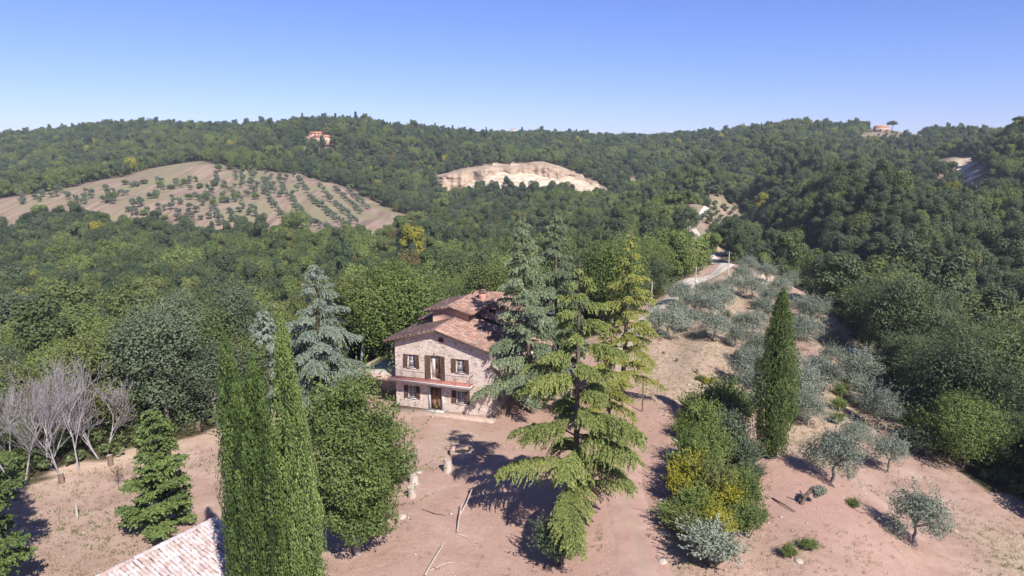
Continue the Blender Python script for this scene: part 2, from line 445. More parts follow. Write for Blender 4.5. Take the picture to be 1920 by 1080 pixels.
yard = in_poly(jx, jy, YARD)
patch = fbm(fx, fy, 9, 77, 4)
grassm = np.where(yard, np.clip((patch - 0.50) * 5, 0, 1), np.clip((fbm(fx, fy, 60, 41, 4) - 0.45) * 4, 0, 1) * 0.7)
slope_zone = yard & (fx > 13) & (fy > 62)
grassm = np.where(slope_zone, np.clip((patch - 0.40) * 5, 0, 1), grassm)
lawn = np.exp(-(((fx + 5.5) / 6) ** 2 + ((fy - 52.5) / 3.5) ** 2))
grassm = np.where(yard & (fx < -13), grassm * 0.35, grassm)
grassm = np.clip(grassm + lawn * 0.8 * (patch > 0.4), 0, 1)
red = np.clip(np.exp(-((fx - 4) / 10) ** 2) * (fy < 75) * 1.0 + np.exp(-(((fx - 20) / 9) ** 2 + ((fy - 45) / 12) ** 2)), 0, 1)
pale = np.exp(-((fx + 0.94 * 0 - (-36 + (fy - 45) * 0.95)) / 4.5) ** 2) * yard * (fy > 35)
pale = np.clip(pale + np.exp(-(((fx - 16) / 3) ** 2 + ((fy - 72) / 2.5) ** 2)), 0, 1)

_ra, _rb = at(530, 358), at(578, 416)
FIELD_ROT = math.atan2(_rb[0] - _ra[0], _rb[1] - _ra[1])
def ground_mat():
    m, n = new_mat('ground_soil')
    geo = N(n, 'ShaderNodeNewGeometry'); pos = geo.outputs['Position']
    A = lambda k: N(n, 'ShaderNodeAttribute', attribute_name=k).outputs['Fac']
    n1 = noise_n(n, pos, 0.35, 8, 0.65); n2 = noise_n(n, pos, 2.2, 6, 0.7); n3 = noise_n(n, pos, 11.0, 4, 0.7)
    soil = ramp(n, n1, [(0.32, (0.280, 0.176, 0.134)), (0.55, (0.380, 0.258, 0.202)), (0.75, (0.465, 0.345, 0.280))])
    soil = mix(n, math_n(n, 'MULTIPLY', A('red'), 0.62), soil, (0.370, 0.220, 0.172))
    soil = mix(n, math_n(n, 'MULTIPLY', A('pale'), math_n(n, 'MULTIPLY', n1, 1.3, True), True), soil, (0.60, 0.455, 0.335))
    soil = mix(n, ramp_f(n, n2, 0.45, 0.75, 0.45), soil, (0.25, 0.165, 0.128))
    soil = mix(n, ramp_f(n, n3, 0.56, 0.72, 0.6), soil, (0.52, 0.43, 0.37))
    n4 = noise_n(n, pos, 30.0, 3, 0.6); soil = mix(n, ramp_f(n, n4, 0.55, 0.7, 0.5), soil, (0.19, 0.13, 0.10))
    dry = ramp(n, n2, [(0.3, (0.25, 0.185, 0.120)), (0.5, (0.345, 0.262, 0.185)), (0.7, (0.44, 0.345, 0.262))])
    gk = math_n(n, 'MULTIPLY', A('grass'), math_n(n, 'MULTIPLY', n2, 1.5, True), True)
    col = mix(n, gk, soil, dry)
    mp = N(n, 'ShaderNodeMapping'); mp.inputs['Rotation'].default_value = (0, 0, FIELD_ROT); mp.inputs['Scale'].default_value = (0.30, 0.02, 0.05); n.links.new(pos, mp.inputs[0])
    nf = noise_n(n, mp.outputs[0], 1.0, 4, 0.6); nf2 = noise_n(n, pos, 0.035, 6, 0.65)
    fld = mix(n, ramp_f(n, nf2, 0.42, 0.58, 0.9), ramp(n, nf, [(0.35, (0.175, 0.120, 0.090)), (0.62, (0.300, 0.215, 0.165))]), (0.200, 0.180, 0.100))
    col = mix(n, A('field'), col, fld)
    mp2 = N(n, 'ShaderNodeMapping'); mp2.inputs['Scale'].default_value = (0.16, 0.16, 0.9); n.links.new(pos, mp2.inputs[0])
    ns_ = noise_n(n, mp2.outputs[0], 1.0, 7, 0.7)
    col = mix(n, A('scar'), col, ramp(n, ns_, [(0.34, (0.24, 0.175, 0.115)), (0.5, (0.52, 0.405, 0.30)), (0.68, (0.64, 0.53, 0.42))]))
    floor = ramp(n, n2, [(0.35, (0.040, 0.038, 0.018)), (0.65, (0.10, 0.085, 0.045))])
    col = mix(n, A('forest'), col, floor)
    hb = math_n(n, 'ADD', math_n(n, 'MULTIPLY', n2, 0.8), math_n(n, 'MULTIPLY', n3, 0.35))
    out_bsdf(n, col, 0.95, 0.1, hb, 0.14, 0.7)
    return m
def ramp_f(n, fac, a, b, mx):
    x = n.nodes.new('ShaderNodeMapRange'); x.inputs[1].default_value = a; x.inputs[2].default_value = b; x.inputs[4].default_value = mx
    n.links.new(fac, x.inputs[0]); return x.outputs[0]
M['ground'] = ground_mat()
me = mesh_np('ground', np.column_stack([fx, fy, GZ.ravel()]), quads, [M['ground']],
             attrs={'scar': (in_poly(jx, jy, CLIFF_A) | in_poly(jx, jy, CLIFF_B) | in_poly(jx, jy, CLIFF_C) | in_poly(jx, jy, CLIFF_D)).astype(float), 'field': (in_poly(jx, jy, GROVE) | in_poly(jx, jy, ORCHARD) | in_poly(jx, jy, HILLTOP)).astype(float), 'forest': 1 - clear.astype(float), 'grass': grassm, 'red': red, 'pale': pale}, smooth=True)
structure(link(bpy.data.objects.new('ground', me)))

# gravel track along the ridge
def road_mat():
    m, n = new_mat('gravel_track')
    geo = N(n, 'ShaderNodeNewGeometry'); pos = geo.outputs['Position']
    a = N(n, 'ShaderNodeAttribute', attribute_name='across').outputs['Fac']
    d = N(n, 'ShaderNodeAttribute', attribute_name='dist').outputs['Fac']
    n1 = noise_n(n, pos, 0.8, 6, 0.65); n2 = noise_n(n, pos, 9, 4, 0.7)
    near = ramp(n, n1, [(0.3, (0.300, 0.182, 0.146)), (0.7, (0.425, 0.282, 0.232))])
    far = ramp(n, n1, [(0.3, (0.42, 0.36, 0.30)), (0.7, (0.60, 0.54, 0.47))])
    c = mix(n, d, near, far)
    wav = math_n(n, 'ABSOLUTE', math_n(n, 'SUBTRACT', math_n(n, 'ABSOLUTE', a), 0.5))
    c = mix(n, ramp_f(n, math_n(n, 'ADD', wav, math_n(n, 'MULTIPLY', n1, 0.3)), 0.38, 0.62, 0.45), c, (0.30, 0.245, 0.17))
    c = mix(n, ramp_f(n, n2, 0.58, 0.72, 0.4), c, (0.54, 0.46, 0.40))
    out_bsdf(n, c, 0.95, 0.1, n2, 0.03, 0.5)
    return m
pts = []
for (x0, y0), (x1, y1) in zip(ROAD[:-1], ROAD[1:]):
    k = max(2, int(math.hypot(x1 - x0, y1 - y0) / 0.8))
    for i in range(k): pts.append((x0 + (x1 - x0) * i / k, y0 + (y1 - y0) * i / k))
pts = np.array(pts)
for _ in range(12): pts[1:-1] = (pts[:-2] + 2 * pts[1:-1] + pts[2:]) / 4
tg = unit(np.gradient(pts, axis=0)); nr = np.column_stack([tg[:, 1], -tg[:, 0]])
ac = np.linspace(-1, 1, 9)
RX = pts[:, None, 0] + nr[:, None, 0] * ac[None] * 1.75; RY = pts[:, None, 1] + nr[:, None, 1] * ac[None] * 1.75
halfw = 1.75 - 0.55 * sstep(150, 230, pts[:, 1])[:, None]
wob = 1 + 0.25 * (noise2(RX * 1.0, RY, 2.5, 8) - 0.5)
RX = pts[:, None, 0] + nr[:, None, 0] * ac[None] * halfw * wob; RY = pts[:, None, 1] + nr[:, None, 1] * ac[None] * halfw * wob
fary = sstep(150, 260, RY)
RZ = ground(RX, RY) - 0.07 + 0.13 * (1 - np.abs(ac[None]) ** 6) + fary * 0.3
ri = np.arange(RX.size).reshape(RX.shape)
rq = np.stack([ri[:-1, :-1], ri[:-1, 1:], ri[1:, 1:], ri[1:, :-1]], -1).reshape(-1, 4)
me = mesh_np('dirt_road', np.column_stack([RX.ravel(), RY.ravel(), RZ.ravel()]), rq, [road_mat()],
             attrs={'across': np.broadcast_to(ac[None], RX.shape).ravel(), 'dist': sstep(62, 95, RY).ravel()}, smooth=True)
structure(link(bpy.data.objects.new('dirt_road', me)))

# eroded pale cliffs
def cliff_mat():
    m, n = new_mat('cliff_sand')
    geo = N(n, 'ShaderNodeNewGeometry')
    mp = N(n, 'ShaderNodeMapping'); mp.inputs['Scale'].default_value = (1, 1, 3.2); n.links.new(geo.outputs['Position'], mp.inputs[0])
    n1 = noise_n(n, mp.outputs[0], 0.10, 8, 0.7)
    c = ramp(n, n1, [(0.3, (0.19, 0.130, 0.088)), (0.5, (0.35, 0.258, 0.182)), (0.68, (0.45, 0.355, 0.268))])
    out_bsdf(n, c, 0.95, 0.05, n1, 1.6, 0.8)
    return m
M['cliff'] = cliff_mat()
def cliff(u0, u1, top, bottom, d, seed, name='cliff'):
    nu, nv = 150, 34
    us = np.linspace(u0, u1, nu); a = np.linspace(0, 1, nu)
    tv = np.interp(us, [p[0] for p in top], [p[1] for p in top]); bv = np.interp(us, [p[0] for p in bottom], [p[1] for p in bottom])
    V = np.zeros((nv, nu, 3))
    for i, u in enumerate(us):
        kf = min(1.0, (u1 - u0) / 250)
        dd = d + kf * (10 * math.sin(a[i] * 7 + seed) + (noise2(u, seed * 9.7, 26, seed) - 0.5) * 22)
        for j in range(nv):
            t = j / (nv - 1)
            v = tv[i] + (bv[i] - tv[i]) * t + 6 * (t == 1)
            r = ray(u, v)
            rid = abs(noise2(u, 0.0, 13, seed + 2) - 0.5) * 2; rid2 = abs(noise2(u, v, 6, seed + 3) - 0.5) * 2
            led = (noise2(u, v * 4, 30, seed + 5) - 0.5)
            y = dd + (1 - t) * (6 + 9 * kf) + kf ** .5 * (rid * 7 * (1 - abs(2 * t - 1) * 0.5) + rid2 * 2.5 + led * 4) + max(0, 0.10 - t) * (20 + 140 * kf)
            V[j, i] = (r[0] / r[1] * y, y, CAM[2] + r[2] / r[1] * y)
    ii = np.arange(nu * nv).reshape(nv, nu)
    q = np.stack([ii[1:, :-1], ii[1:, 1:], ii[:-1, 1:], ii[:-1, :-1]], -1).reshape(-1, 4)
    return structure(link(bpy.data.objects.new(name, mesh_np(name, V.reshape(-1, 3), q, [M['cliff']]))))
cliff(806, 1136, [(806,330),(830,326),(880,314),(950,308),(960,312),(1000,303),(1020,303),(1060,315),(1100,334),(1136,352)],
      [(806,352),(850,374),(900,378),(960,374),(1060,372),(1136,370)], 575, 3)

# ------------------------------------------------------------------ tree meshes
def crown_np(rg, Rad, z0, z1, lobes, n, L, W, up=0.35, low=-0.35, squash=1.0, lobe_r=(0.26, 0.44), shape='round', tj=0.2, shoots=0):
    cz = (z0 + z1) / 2; hz = (z1 - z0) / 2
    d = unit(rg.normal(size=(lobes, 3))); d[:, 2] = np.where(d[:, 2] < low, -d[:, 2], d[:, 2])
    rr = rg.uniform(0.30, 0.80, lobes) ** 0.8
    lc = np.column_stack([d[:, 0] * rr * Rad, d[:, 1] * rr * Rad, cz + d[:, 2] * rr * hz])
    if shape == 'cone':
        k = np.clip((z1 - lc[:, 2]) / (z1 - z0), 0.15, 1); lc[:, 0] *= k * 1.25; lc[:, 1] *= k * 1.25
    lr = rg.uniform(*lobe_r, lobes) * Rad
    pick = rg.choice(lobes, n, p=lr ** 2 / (lr ** 2).sum())
    dd = unit(rg.normal(size=(n, 3)))
    rad = rg.uniform(0.55, 1.08, n) ** 0.6
    c = lc[pick] + dd * (lr[pick] * rad)[:, None] * np.array([1, 1, squash])
    nrm = unit(dd + rg.normal(size=(n, 3)) * 0.45 + np.array([0, 0, up]))
    ax = np.cross(nrm, unit(rg.normal(size=(n, 3))))
    v, q = leaves_np(c, ax, nrm, L * rg.uniform(0.6, 1.3, n), W * rg.uniform(0.6, 1.3, n))
    lobe_tone = rg.uniform(-0.22, 0.22, lobes)
    r_ = np.clip(0.5 + lobe_tone[pick] + rg.normal(size=n) * tj, 0, 1)
    if shoots:
        k_ = 16; d2 = unit(rg.normal(size=(shoots, 3)) + np.array([0, 0, 0.5])); d2[:, 2] = np.abs(d2[:, 2]) * 0.9 + 0.05
        s0 = lc[rg.integers(0, lobes, shoots)]; ln = rg.uniform(0.35, 0.95, shoots) * Rad
        q2 = (np.arange(k_) + 0.5) / k_
        c2 = (s0[:, None] + d2[:, None] * (ln[:, None] * (0.3 + 0.9 * q2[None]))[..., None]).reshape(-1, 3) + rg.normal(size=(shoots * k_, 3)) * L * 0.25
        a2 = np.repeat(d2, k_, 0) + rg.normal(size=(shoots * k_, 3)) * 0.7
        v2, qq2 = leaves_np(c2, a2, rg.normal(size=(shoots * k_, 3)) + np.array([0, 0, 0.8]), L, W)
        v = np.vstack([v, v2]); q = np.vstack([q, qq2 + 4 * n]); r_ = np.concatenate([r_, np.clip(rg.normal(0.62, 0.15, shoots * k_), 0, 1)])
    return v, q, np.repeat(r_, 4), lc

def limbs_np(rg, H, r, tips, fork=0.35):
    segs = []; p = np.array([0, 0, -0.4]); k = 5
    top = np.array([rg.normal() * 0.15, rg.normal() * 0.15, H * fork]); prev = p
    for i in range(1, k + 1):
        q_ = p + (top - p) * i / k + np.array([*rg.normal(size=2) * 0.05 * (i < k), 0])
        segs.append((prev, q_, r * (1.25 - 0.45 * (i - 1) / k), r * (1.25 - 0.45 * i / k))); prev = q_
    for t in tips:
        mid = prev * 0.5 + t * 0.5 + np.array([*rg.normal(size=2) * 0.25, rg.uniform(0, 0.3)])
        segs.append((prev, mid, r * 0.55, r * 0.32)); segs.append((mid, t, r * 0.32, r * 0.10))
    return segs

def tree_meshes(name, rg, H, Rad, n, L, W, lobes, bark, base=0.28, tr=0.14, ntip=7, **kw):
    v, q, r_, lc = crown_np(rg, Rad, H * base, H, lobes, n, L, W, **kw)
    crown = mesh_np(name + '_crown', v, q, [M['leaf_oak']], attrs={'rnd': r_})
    tips = lc[rg.choice(len(lc), ntip, replace=False)]
    tv, tq = tubes_np(limbs_np(rg, H, tr, tips), 6)
    trunk = mesh_np(name + '_trunk', tv, tq, [bark], smooth=True)
    return crown, trunk
def joined(name, crown, trunk):
    """one small mesh holding crown and trunk, for far copies"""
    def arr(me):
        v = np.empty(len(me.vertices) * 3, np.float32); me.vertices.foreach_get('co', v)
        q = np.empty(len(me.loops), np.int32); me.loops.foreach_get('vertex_index', q)
        return v.reshape(-1, 3), q.reshape(-1, 4)
    v0, q0 = arr(crown); v1, q1 = arr(trunk)
    r_ = np.empty(len(v0), np.float32); crown.attributes['rnd'].data.foreach_get('value', r_)
    return mesh_np(name, np.vstack([v0, v1]), np.vstack([q0, q1 + len(v0)]), [M['leaf_oak'], M['bark']],
                   np.concatenate([np.zeros(len(q0)), np.ones(len(q1))]), {'rnd': np.concatenate([r_, np.full(len(v1), .5)])})

def tree(name, crown, trunk, mat, loc, label, cat, group=None, rz=0.0, sc=1.0, barkm=None):
    e = empty(name, loc, rz, sc); tag(e, label, cat, group)
    for nm, me_, mm in (('crown', crown, mat), ('trunk', trunk, barkm)):
        o = link(bpy.data.objects.new(nm, me_), e)
        if mm is not None:
            o.material_slots[0].link = 'OBJECT'; o.material_slots[0].material = mm
    return e

# mid-distance and near broadleaf variants
MID = [tree_meshes('broadleaf', np.random.default_rng(100 + i), (8.6, 7.4, 10.2, 8.0, 9.4, 6.6)[i], (3.3, 3.9, 3.0, 4.1, 3.5, 2.8)[i], (15000, 15000, 14000, 17000, 15000, 10000)[i], 0.20, 0.12, 52 + 4 * i, M['bark'], base=0.04, low=-0.6, tj=0.14, shoots=70, lobe_r=(0.2, 0.42)) for i in range(6)]
# far variants
FAR = []
for i in range(7):
    c_, t_ = tree_meshes('far_broadleaf', np.random.default_rng(200 + i), (8.4, 7.0, 10.4, 8.8, 6.4, 9.4, 7.8)[i], (3.5, 4.3, 3.0, 3.9, 3.1, 4.5, 2.7)[i], 5200, 0.38, 0.25, (14, 30, 22, 40, 12, 26, 18)[i], M['bark'], base=0.02, low=-0.6, ntip=4, tj=0.08, lobe_r=(0.22, 0.46))
    FAR.append((c_, t_))

# forest scatter -------------------------------------------------
def scatter(cell, x0, x1, y0, y1, seed):
    xs = np.arange(x0, x1, cell); ys = np.arange(y0, y1, cell)
    X, Y = np.meshgrid(xs, ys); rg = np.random.default_rng(seed)
    X = X + rg.uniform(-0.46, 0.46, X.shape) * cell + (np.arange(len(ys)) % 2)[:, None] * cell * 0.5; Y = Y + rg.uniform(-0.46, 0.46, Y.shape) * cell
    return X.ravel(), Y.ravel()
fxs, fys = [], []
for cell, a, b in ((4.8, 8, 170), (5.2, 170, 420), (6.0, 420, 1130)):
    X, Y = scatter(cell, -900, 900, a, b, int(cell * 10))
    k = (np.abs(X) < Y * 0.86 + 45) & ~is_clear(X, Y)
    fxs.append(X[k]); fys.append(Y[k])
FX = np.concatenate(fxs); FY = np.concatenate(fys)
# keep the area round the yard edge open enough to see individual trunks
keep = ~((FX > -6) & (FX < 44) & (FY < 52)) & ~((FX < 44) & (FY < 40))
FX, FY = FX[keep], FY[keep]; FZ = ground(FX, FY)
rg = np.random.default_rng(5)
big = fbm(FX, FY, 70, 61, 3) + rg.normal(size=len(FX)) * 0.22
yel = fbm(FX, FY, 40, 62, 3)
KINDS = ['leaf_oak', 'leaf_dark', 'leaf_bright', 'leaf_olive_green', 'leaf_yellow', 'leaf_rust', 'leaf_grey', 'leaf_conifer']
kind = np.where(big < 0.45, 1, np.where(big < 0.56, 0, np.where(big < 0.68, 3, 2)))
u_ = rg.random(len(FX))
kind = np.where((u_ < 0.007), 4, kind)
valley = np.exp(-((FX + 45) / 75) ** 2 - ((FY - 200) / 120) ** 2)
kind = np.where((u_ > 0.02) & (u_ < 0.022 + 0.07 * valley), 5, kind)
kind = np.where((u_ > 0.20) & (u_ < 0.20 + 0.10 * valley), 4 - 1, kind)
kind = np.where((FX < -12) & (FY < 95) & (rg.random(len(FX)) < 0.3), 6, kind)
rk_ = rg.random(len(FX)); kind = np.where((kind == 4) & (FX > 25) & (FY < 230), 3, kind); nl_ = (FX < -8) & (FY < 150) & (kind == 1)
kind = np.where(nl_ & (rk_ < 0.35), 6, np.where(nl_ & (rk_ < 0.6), 3, np.where(nl_ & (rk_ < 0.75), 0, kind)))
hill = np.exp(-((FX + 130) / 120) ** 2 - ((FY - 800) / 130) ** 2)
kind = np.where((FY > 200) & (rg.random(len(FX)) < 0.02 + 0.30 * hill), 7, kind)
FS = np.clip(rg.normal(0.97, 0.24, len(FX)), 0.5, 1.6); dist = np.hypot(FX, FY)
edge = ((FX > 40) & (FX < 75) & (FY < 160)); FS = np.where(edge, FS * 1.08, FS)
FS = np.where((FX > 38) & (FX < 80) & (FY > 150) & (FY < 240), FS * 0.68, FS)
FR = rg.uniform(0, 6.283, len(FX))
infr = (np.abs(FX) < FY * 0.80 + 6)
order = np.argsort(dist + (~infr) * 1e5)
near_idx = order[:285]; near_set = np.zeros(len(FX), bool); near_set[near_idx] = True
KLAB = {0: ('mid green oak', 'oak tree'), 1: ('dark green holm oak', 'oak tree'), 2: ('fresh green leafy', 'tree'), 3: ('olive green leafy', 'tree'),
        4: ('yellow leaved autumn', 'tree'), 5: ('rusty brown leaved', 'tree'), 6: ('grey green airy', 'tree')}
MARKS = [(-36, 52, 'in the wood behind the leafless rim trees'), (-28, 62, 'in the wood behind the lone yard conifer'), (-19, 72, 'in the wood behind the blue grey cedar'), (-14, 82, 'in the wood behind the garden terrace'),
         (-4, 84, 'in the wood right behind the stone house'), (8, 98, 'in the wood behind the tall grey cedars'), (20, 118, 'in the wood left of the gravel track'), (38, 155, 'where the gravel track enters the wood'), (62, 165, 'at the top end of the olive slope'),
         (68, 130, 'in the wood beside the upper olive rows'), (60, 98, 'in the wood behind the white trough'), (52, 75, 'in the wood beside the lower olive rows'), (48, 52, 'in the wood beside the lowest bare slope'),
         (-70, 90, 'in the valley wood beyond the leafless trees'), (-45, 110, 'in the valley wood beyond the grey green trees'), (-20, 115, 'in the valley wood beyond the blue grey cedar'), (0, 130, 'in the valley wood beyond the house roof'), (90, 120, 'in the ravine wood beyond the olive slope')]
for i in near_idx:
    side = min(MARKS, key=lambda m_: (m_[0] - FX[i]) ** 2 + (m_[1] - FY[i]) ** 2)[2]
    kl, cat = KLAB[int(kind[i])]
    nm = 'oak_tree' if 'oak' in cat else 'broadleaf_tree'
    c_, t_ = MID[int(rg.integers(len(MID)))]
    s_ = float(FS[i])
    tree(nm, c_, t_, M[KINDS[kind[i]]], (FX[i], FY[i], FZ[i] - 0.15), f'{kl} tree {side}', cat, f'{kl} trees {side}', float(FR[i]),
         (s_ * rg.uniform(0.92, 1.1), s_ * rg.uniform(0.92, 1.1), s_ * rg.uniform(0.85, 1.1)), M['bark_grey'] if kind[i] == 6 else M['bark'])

# the rest of the woods: one mass, instanced by geometry nodes
var = bpy.data.collections.new('forest_tree_kinds')
vlist = []
for ki, km in enumerate(KINDS):
    for j in range(3):
        c_, t_ = FAR[(ki * 2 + j) % len(FAR)] if ki < 7 else tree_meshes('far_conifer', np.random.default_rng(250 + j), 10.5, 2.4, 3600, 0.42, 0.24, 40, M['bark'], base=0.02, low=-0.8, ntip=4, tj=0.08, lobe_r=(0.2, 0.36), shape='cone')
        m_ = joined(f'forest_tree_{ki}_{j}', c_, t_)
        m_.materials[0] = M[km]
        o = bpy.data.objects.new(f'v{ki * 3 + j:02d}', m_); var.objects.link(o)
rest = ~near_set
px, py, pz = FX[rest], FY[rest], FZ[rest] - 0.2
me = bpy.data.meshes.new('forest'); me.vertices.add(len(px)); me.vertices.foreach_set('co', np.column_stack([px, py, pz]).astype(np.float32).ravel())
a_ = me.attributes.new('pick', 'INT', 'POINT'); a_.data.foreach_set('value', (kind[rest] * 3 + rg.integers(0, 3, len(px))).astype(np.int32))
a_ = me.attributes.new('size', 'FLOAT_VECTOR', 'POINT')
sw_ = rg.uniform(.8, 1.3, len(px)); sv = np.column_stack([FS[rest] * sw_, FS[rest] * sw_ * rg.uniform(.88, 1.12, len(px)), FS[rest] * rg.uniform(.72, 1.3, len(px))])
a_.data.foreach_set('vector', sv.astype(np.float32).ravel())
a_ = me.attributes.new('turn', 'FLOAT', 'POINT'); a_.data.foreach_set('value', FR[rest].astype(np.float32))
forest = link(bpy.data.objects.new('forest', me))
stuff(forest, 'dense mixed woodland covering the far valley and hills', 'forest')
g = bpy.data.node_groups.new('forest_scatter', 'GeometryNodeTree')
g.interface.new_socket('Geometry', in_out='INPUT', socket_type='NodeSocketGeometry')
g.interface.new_socket('Geometry', in_out='OUTPUT', socket_type='NodeSocketGeometry')
gi = g.nodes.new('NodeGroupInput'); go = g.nodes.new('NodeGroupOutput')
iop = g.nodes.new('GeometryNodeInstanceOnPoints'); ci = g.nodes.new('GeometryNodeCollectionInfo')
ci.inputs['Collection'].default_value = var; ci.inputs['Separate Children'].default_value = True; ci.inputs['Reset Children'].default_value = True
iop.inputs['Pick Instance'].default_value = True
def named(nm, typ):
    x = g.nodes.new('GeometryNodeInputNamedAttribute'); x.data_type = typ; x.inputs['Name'].default_value = nm; return x.outputs[0]
cx = g.nodes.new('ShaderNodeCombineXYZ'); g.links.new(named('turn', 'FLOAT'), cx.inputs[2])
m2p = g.nodes.new('GeometryNodeMeshToPoints')
g.links.new(gi.outputs[0], m2p.inputs[0]); g.links.new(m2p.outputs[0], iop.inputs['Points']); g.links.new(ci.outputs[0], iop.inputs['Instance'])
g.links.new(named('pick', 'INT'), iop.inputs['Instance Index']); g.links.new(cx.outputs[0], iop.inputs['Rotation']); g.links.new(named('size', 'FLOAT_VECTOR'), iop.inputs['Scale'])
g.links.new(iop.outputs[0], go.inputs[0])
md = forest.modifiers.new('scatter', 'NODES'); md.node_group = g
# ------------------------------------------------------------------ the stone house
def stone_mat():
    m, n = new_mat('stone_wall')
    tc = N(n, 'ShaderNodeTexCoord')
    def stones(sx, sz):
        mp = N(n, 'ShaderNodeMapping'); mp.inputs['Scale'].default_value = (sx, sx, sz); n.links.new(tc.outputs['Object'], mp.inputs[0])
        a = N(n, 'ShaderNodeTexVoronoi'); a.inputs['Scale'].default_value = 1.0; a.feature = 'F1'; n.links.new(mp.outputs[0], a.inputs['Vector'])
        b = N(n, 'ShaderNodeTexVoronoi'); b.inputs['Scale'].default_value = 1.0; b.feature = 'DISTANCE_TO_EDGE'; n.links.new(mp.outputs[0], b.inputs['Vector'])
        return a.outputs['Color'], b.outputs['Distance']
    colr, dist_ = stones(3.3, 5.9)
    sep = N(n, 'ShaderNodeSeparateColor'); n.links.new(colr, sep.inputs[0])
    c = ramp(n, sep.outputs[0], [(0.0, (0.37, 0.27, 0.215)), (0.14, (0.51, 0.395, 0.325)), (0.45, (0.595, 0.475, 0.41)), (0.72, (0.51, 0.385, 0.33)), (0.86, (0.60, 0.51, 0.44)), (0.94, (0.36, 0.28, 0.235)), (1.0, (0.52, 0.32, 0.22))], 'CONSTANT')
    nz = noise_n(n, tc.outputs['Object'], 3.0, 6, 0.7)
    c = mix(n, ramp_f(n, nz, 0.45, 0.75, 0.35), c, (0.58, 0.475, 0.40))
    mortar = ramp_f(n, dist_, 0.03, 0.09, 1.0)
    c = mix(n, mortar, (0.58, 0.51, 0.44), c)
    h = math_n(n, 'ADD', math_n(n, 'MULTIPLY', mortar, 0.7), math_n(n, 'MULTIPLY', nz, 0.5))
    out_bsdf(n, c, 0.92, 0.15, h, 0.035, 0.8)
    return m
def plaster_mat(name, a, b, sc=1.2):
    m, n = new_mat(name)
    tc = N(n, 'ShaderNodeTexCoord')
    f = noise_n(n, tc.outputs['Object'], sc, 8, 0.7); f2 = noise_n(n, tc.outputs['Object'], 18, 4, 0.6)
    out_bsdf(n, ramp(n, f, [(0.3, a), (0.7, b)]), 0.92, 0.15, f2, 0.012, 0.5)
    return m
def tile_mat(name, stops, lichen, amt, dirt=(0.17, 0.125, 0.10)):
    m, n = new_mat(name)
    r_ = N(n, 'ShaderNodeAttribute', attribute_name='rnd').outputs['Fac']
    geo = N(n, 'ShaderNodeNewGeometry'); pos = geo.outputs['Position']
    oi = N(n, 'ShaderNodeObjectInfo')
    c = ramp(n, math_n(n, 'FRACT', math_n(n, 'ADD', r_, oi.outputs['Random'])), stops)
    f = noise_n(n, pos, 2.6, 6, 0.75); f2 = noise_n(n, pos, 14, 4, 0.7)
    c = mix(n, ramp_f(n, f, 0.62 - amt * 0.3, 0.78 - amt * 0.3, 0.85), c, lichen)
    c = mix(n, ramp_f(n, f2, 0.55, 0.75, 0.4), c, (0.16, 0.11, 0.09))
    c = mix(n, ramp_f(n, noise_n(n, pos, 0.9, 5, 0.7), 0.48, 0.68, 0.55), c, dirt)
    out_bsdf(n, c, 0.9, 0.15, f2, 0.01, 0.5)
    return m
def plain(name, col, rough=0.7, var=0.25, sc=6, **k):
    m, n = new_mat(name)
    tc = N(n, 'ShaderNodeTexCoord'); f = noise_n(n, tc.outputs['Object'], sc, 5, 0.65)
    lo = tuple(x * (1 - var) for x in col); hi = tuple(min(1, x * (1 + var)) for x in col)
    out_bsdf(n, ramp(n, f, [(0.3, lo), (0.7, hi)]), rough, k.get('spec', 0.25), f, 0.006, 0.4, k.get('metallic', 0.0))
    return m
M['stone'] = stone_mat()
M['pink'] = plaster_mat('pink_plaster', (0.50, 0.29, 0.22), (0.62, 0.40, 0.31))
M['plaster'] = plaster_mat('worn_plaster', (0.48, 0.38, 0.31), (0.66, 0.55, 0.47), 0.6)
M['tile'] = tile_mat('roof_tile', [(0, (0.23, 0.120, 0.088)), (0.2, (0.32, 0.165, 0.120)), (0.4, (0.20, 0.125, 0.100)), (0.6, (0.39, 0.25, 0.20)), (0.8, (0.27, 0.140, 0.105)), (1, (0.13, 0.085, 0.070))], (0.40, 0.34, 0.30), 0.35)
M['tile_old'] = tile_mat('roof_tile_lichen', [(0, (0.30, 0.225, 0.20)), (0.25, (0.41, 0.365, 0.36)), (0.45, (0.32, 0.21, 0.165)), (0.6, (0.44, 0.40, 0.40)), (0.85, (0.38, 0.305, 0.28)), (1, (0.29, 0.22, 0.20))], (0.58, 0.53, 0.52), 0.5, (0.36, 0.24, 0.19))
M['tile_red'] = tile_mat('roof_tile_red', [(0, (0.44, 0.17, 0.09)), (0.5, (0.52, 0.23, 0.13)), (1, (0.40, 0.18, 0.11))], (0.45, 0.30, 0.22), 0.0)
M['soffit'] = plain('soffit_wood', (0.12, 0.08, 0.06))
M['shutter'] = plain('shutter_wood', (0.105, 0.062, 0.042), 0.6)
M['doorwood'] = plain('door_wood', (0.17, 0.085, 0.045), 0.55)
M['trim'] = plain('grey_stone_trim', (0.46, 0.45, 0.44), 0.85, 0.15)
M['whitewood'] = plain('window_frame', (0.55, 0.50, 0.46), 0.6, 0.1)
M['terracotta'] = plain('terracotta_floor', (0.44, 0.185, 0.145), 0.8, 0.2, 5)
M['concrete'] = plain('concrete', (0.52, 0.47, 0.42), 0.9, 0.15, 3)
M['oldbrick'] = plain('old_brick', (0.40, 0.275, 0.215), 0.95, 0.3, 4)
M['apron'] = plain('old_paving', (0.36, 0.265, 0.212), 0.95, 0.2, 2)
M['iron'] = plain('iron', (0.10, 0.085, 0.08), 0.6, 0.3, 10, metallic=0.3)
M['brick'] = plain('brick', (0.42, 0.215, 0.165), 0.9, 0.25, 7)
M['render_grey'] = plain('pole_concrete', (0.42, 0.40, 0.37), 0.9, 0.15)
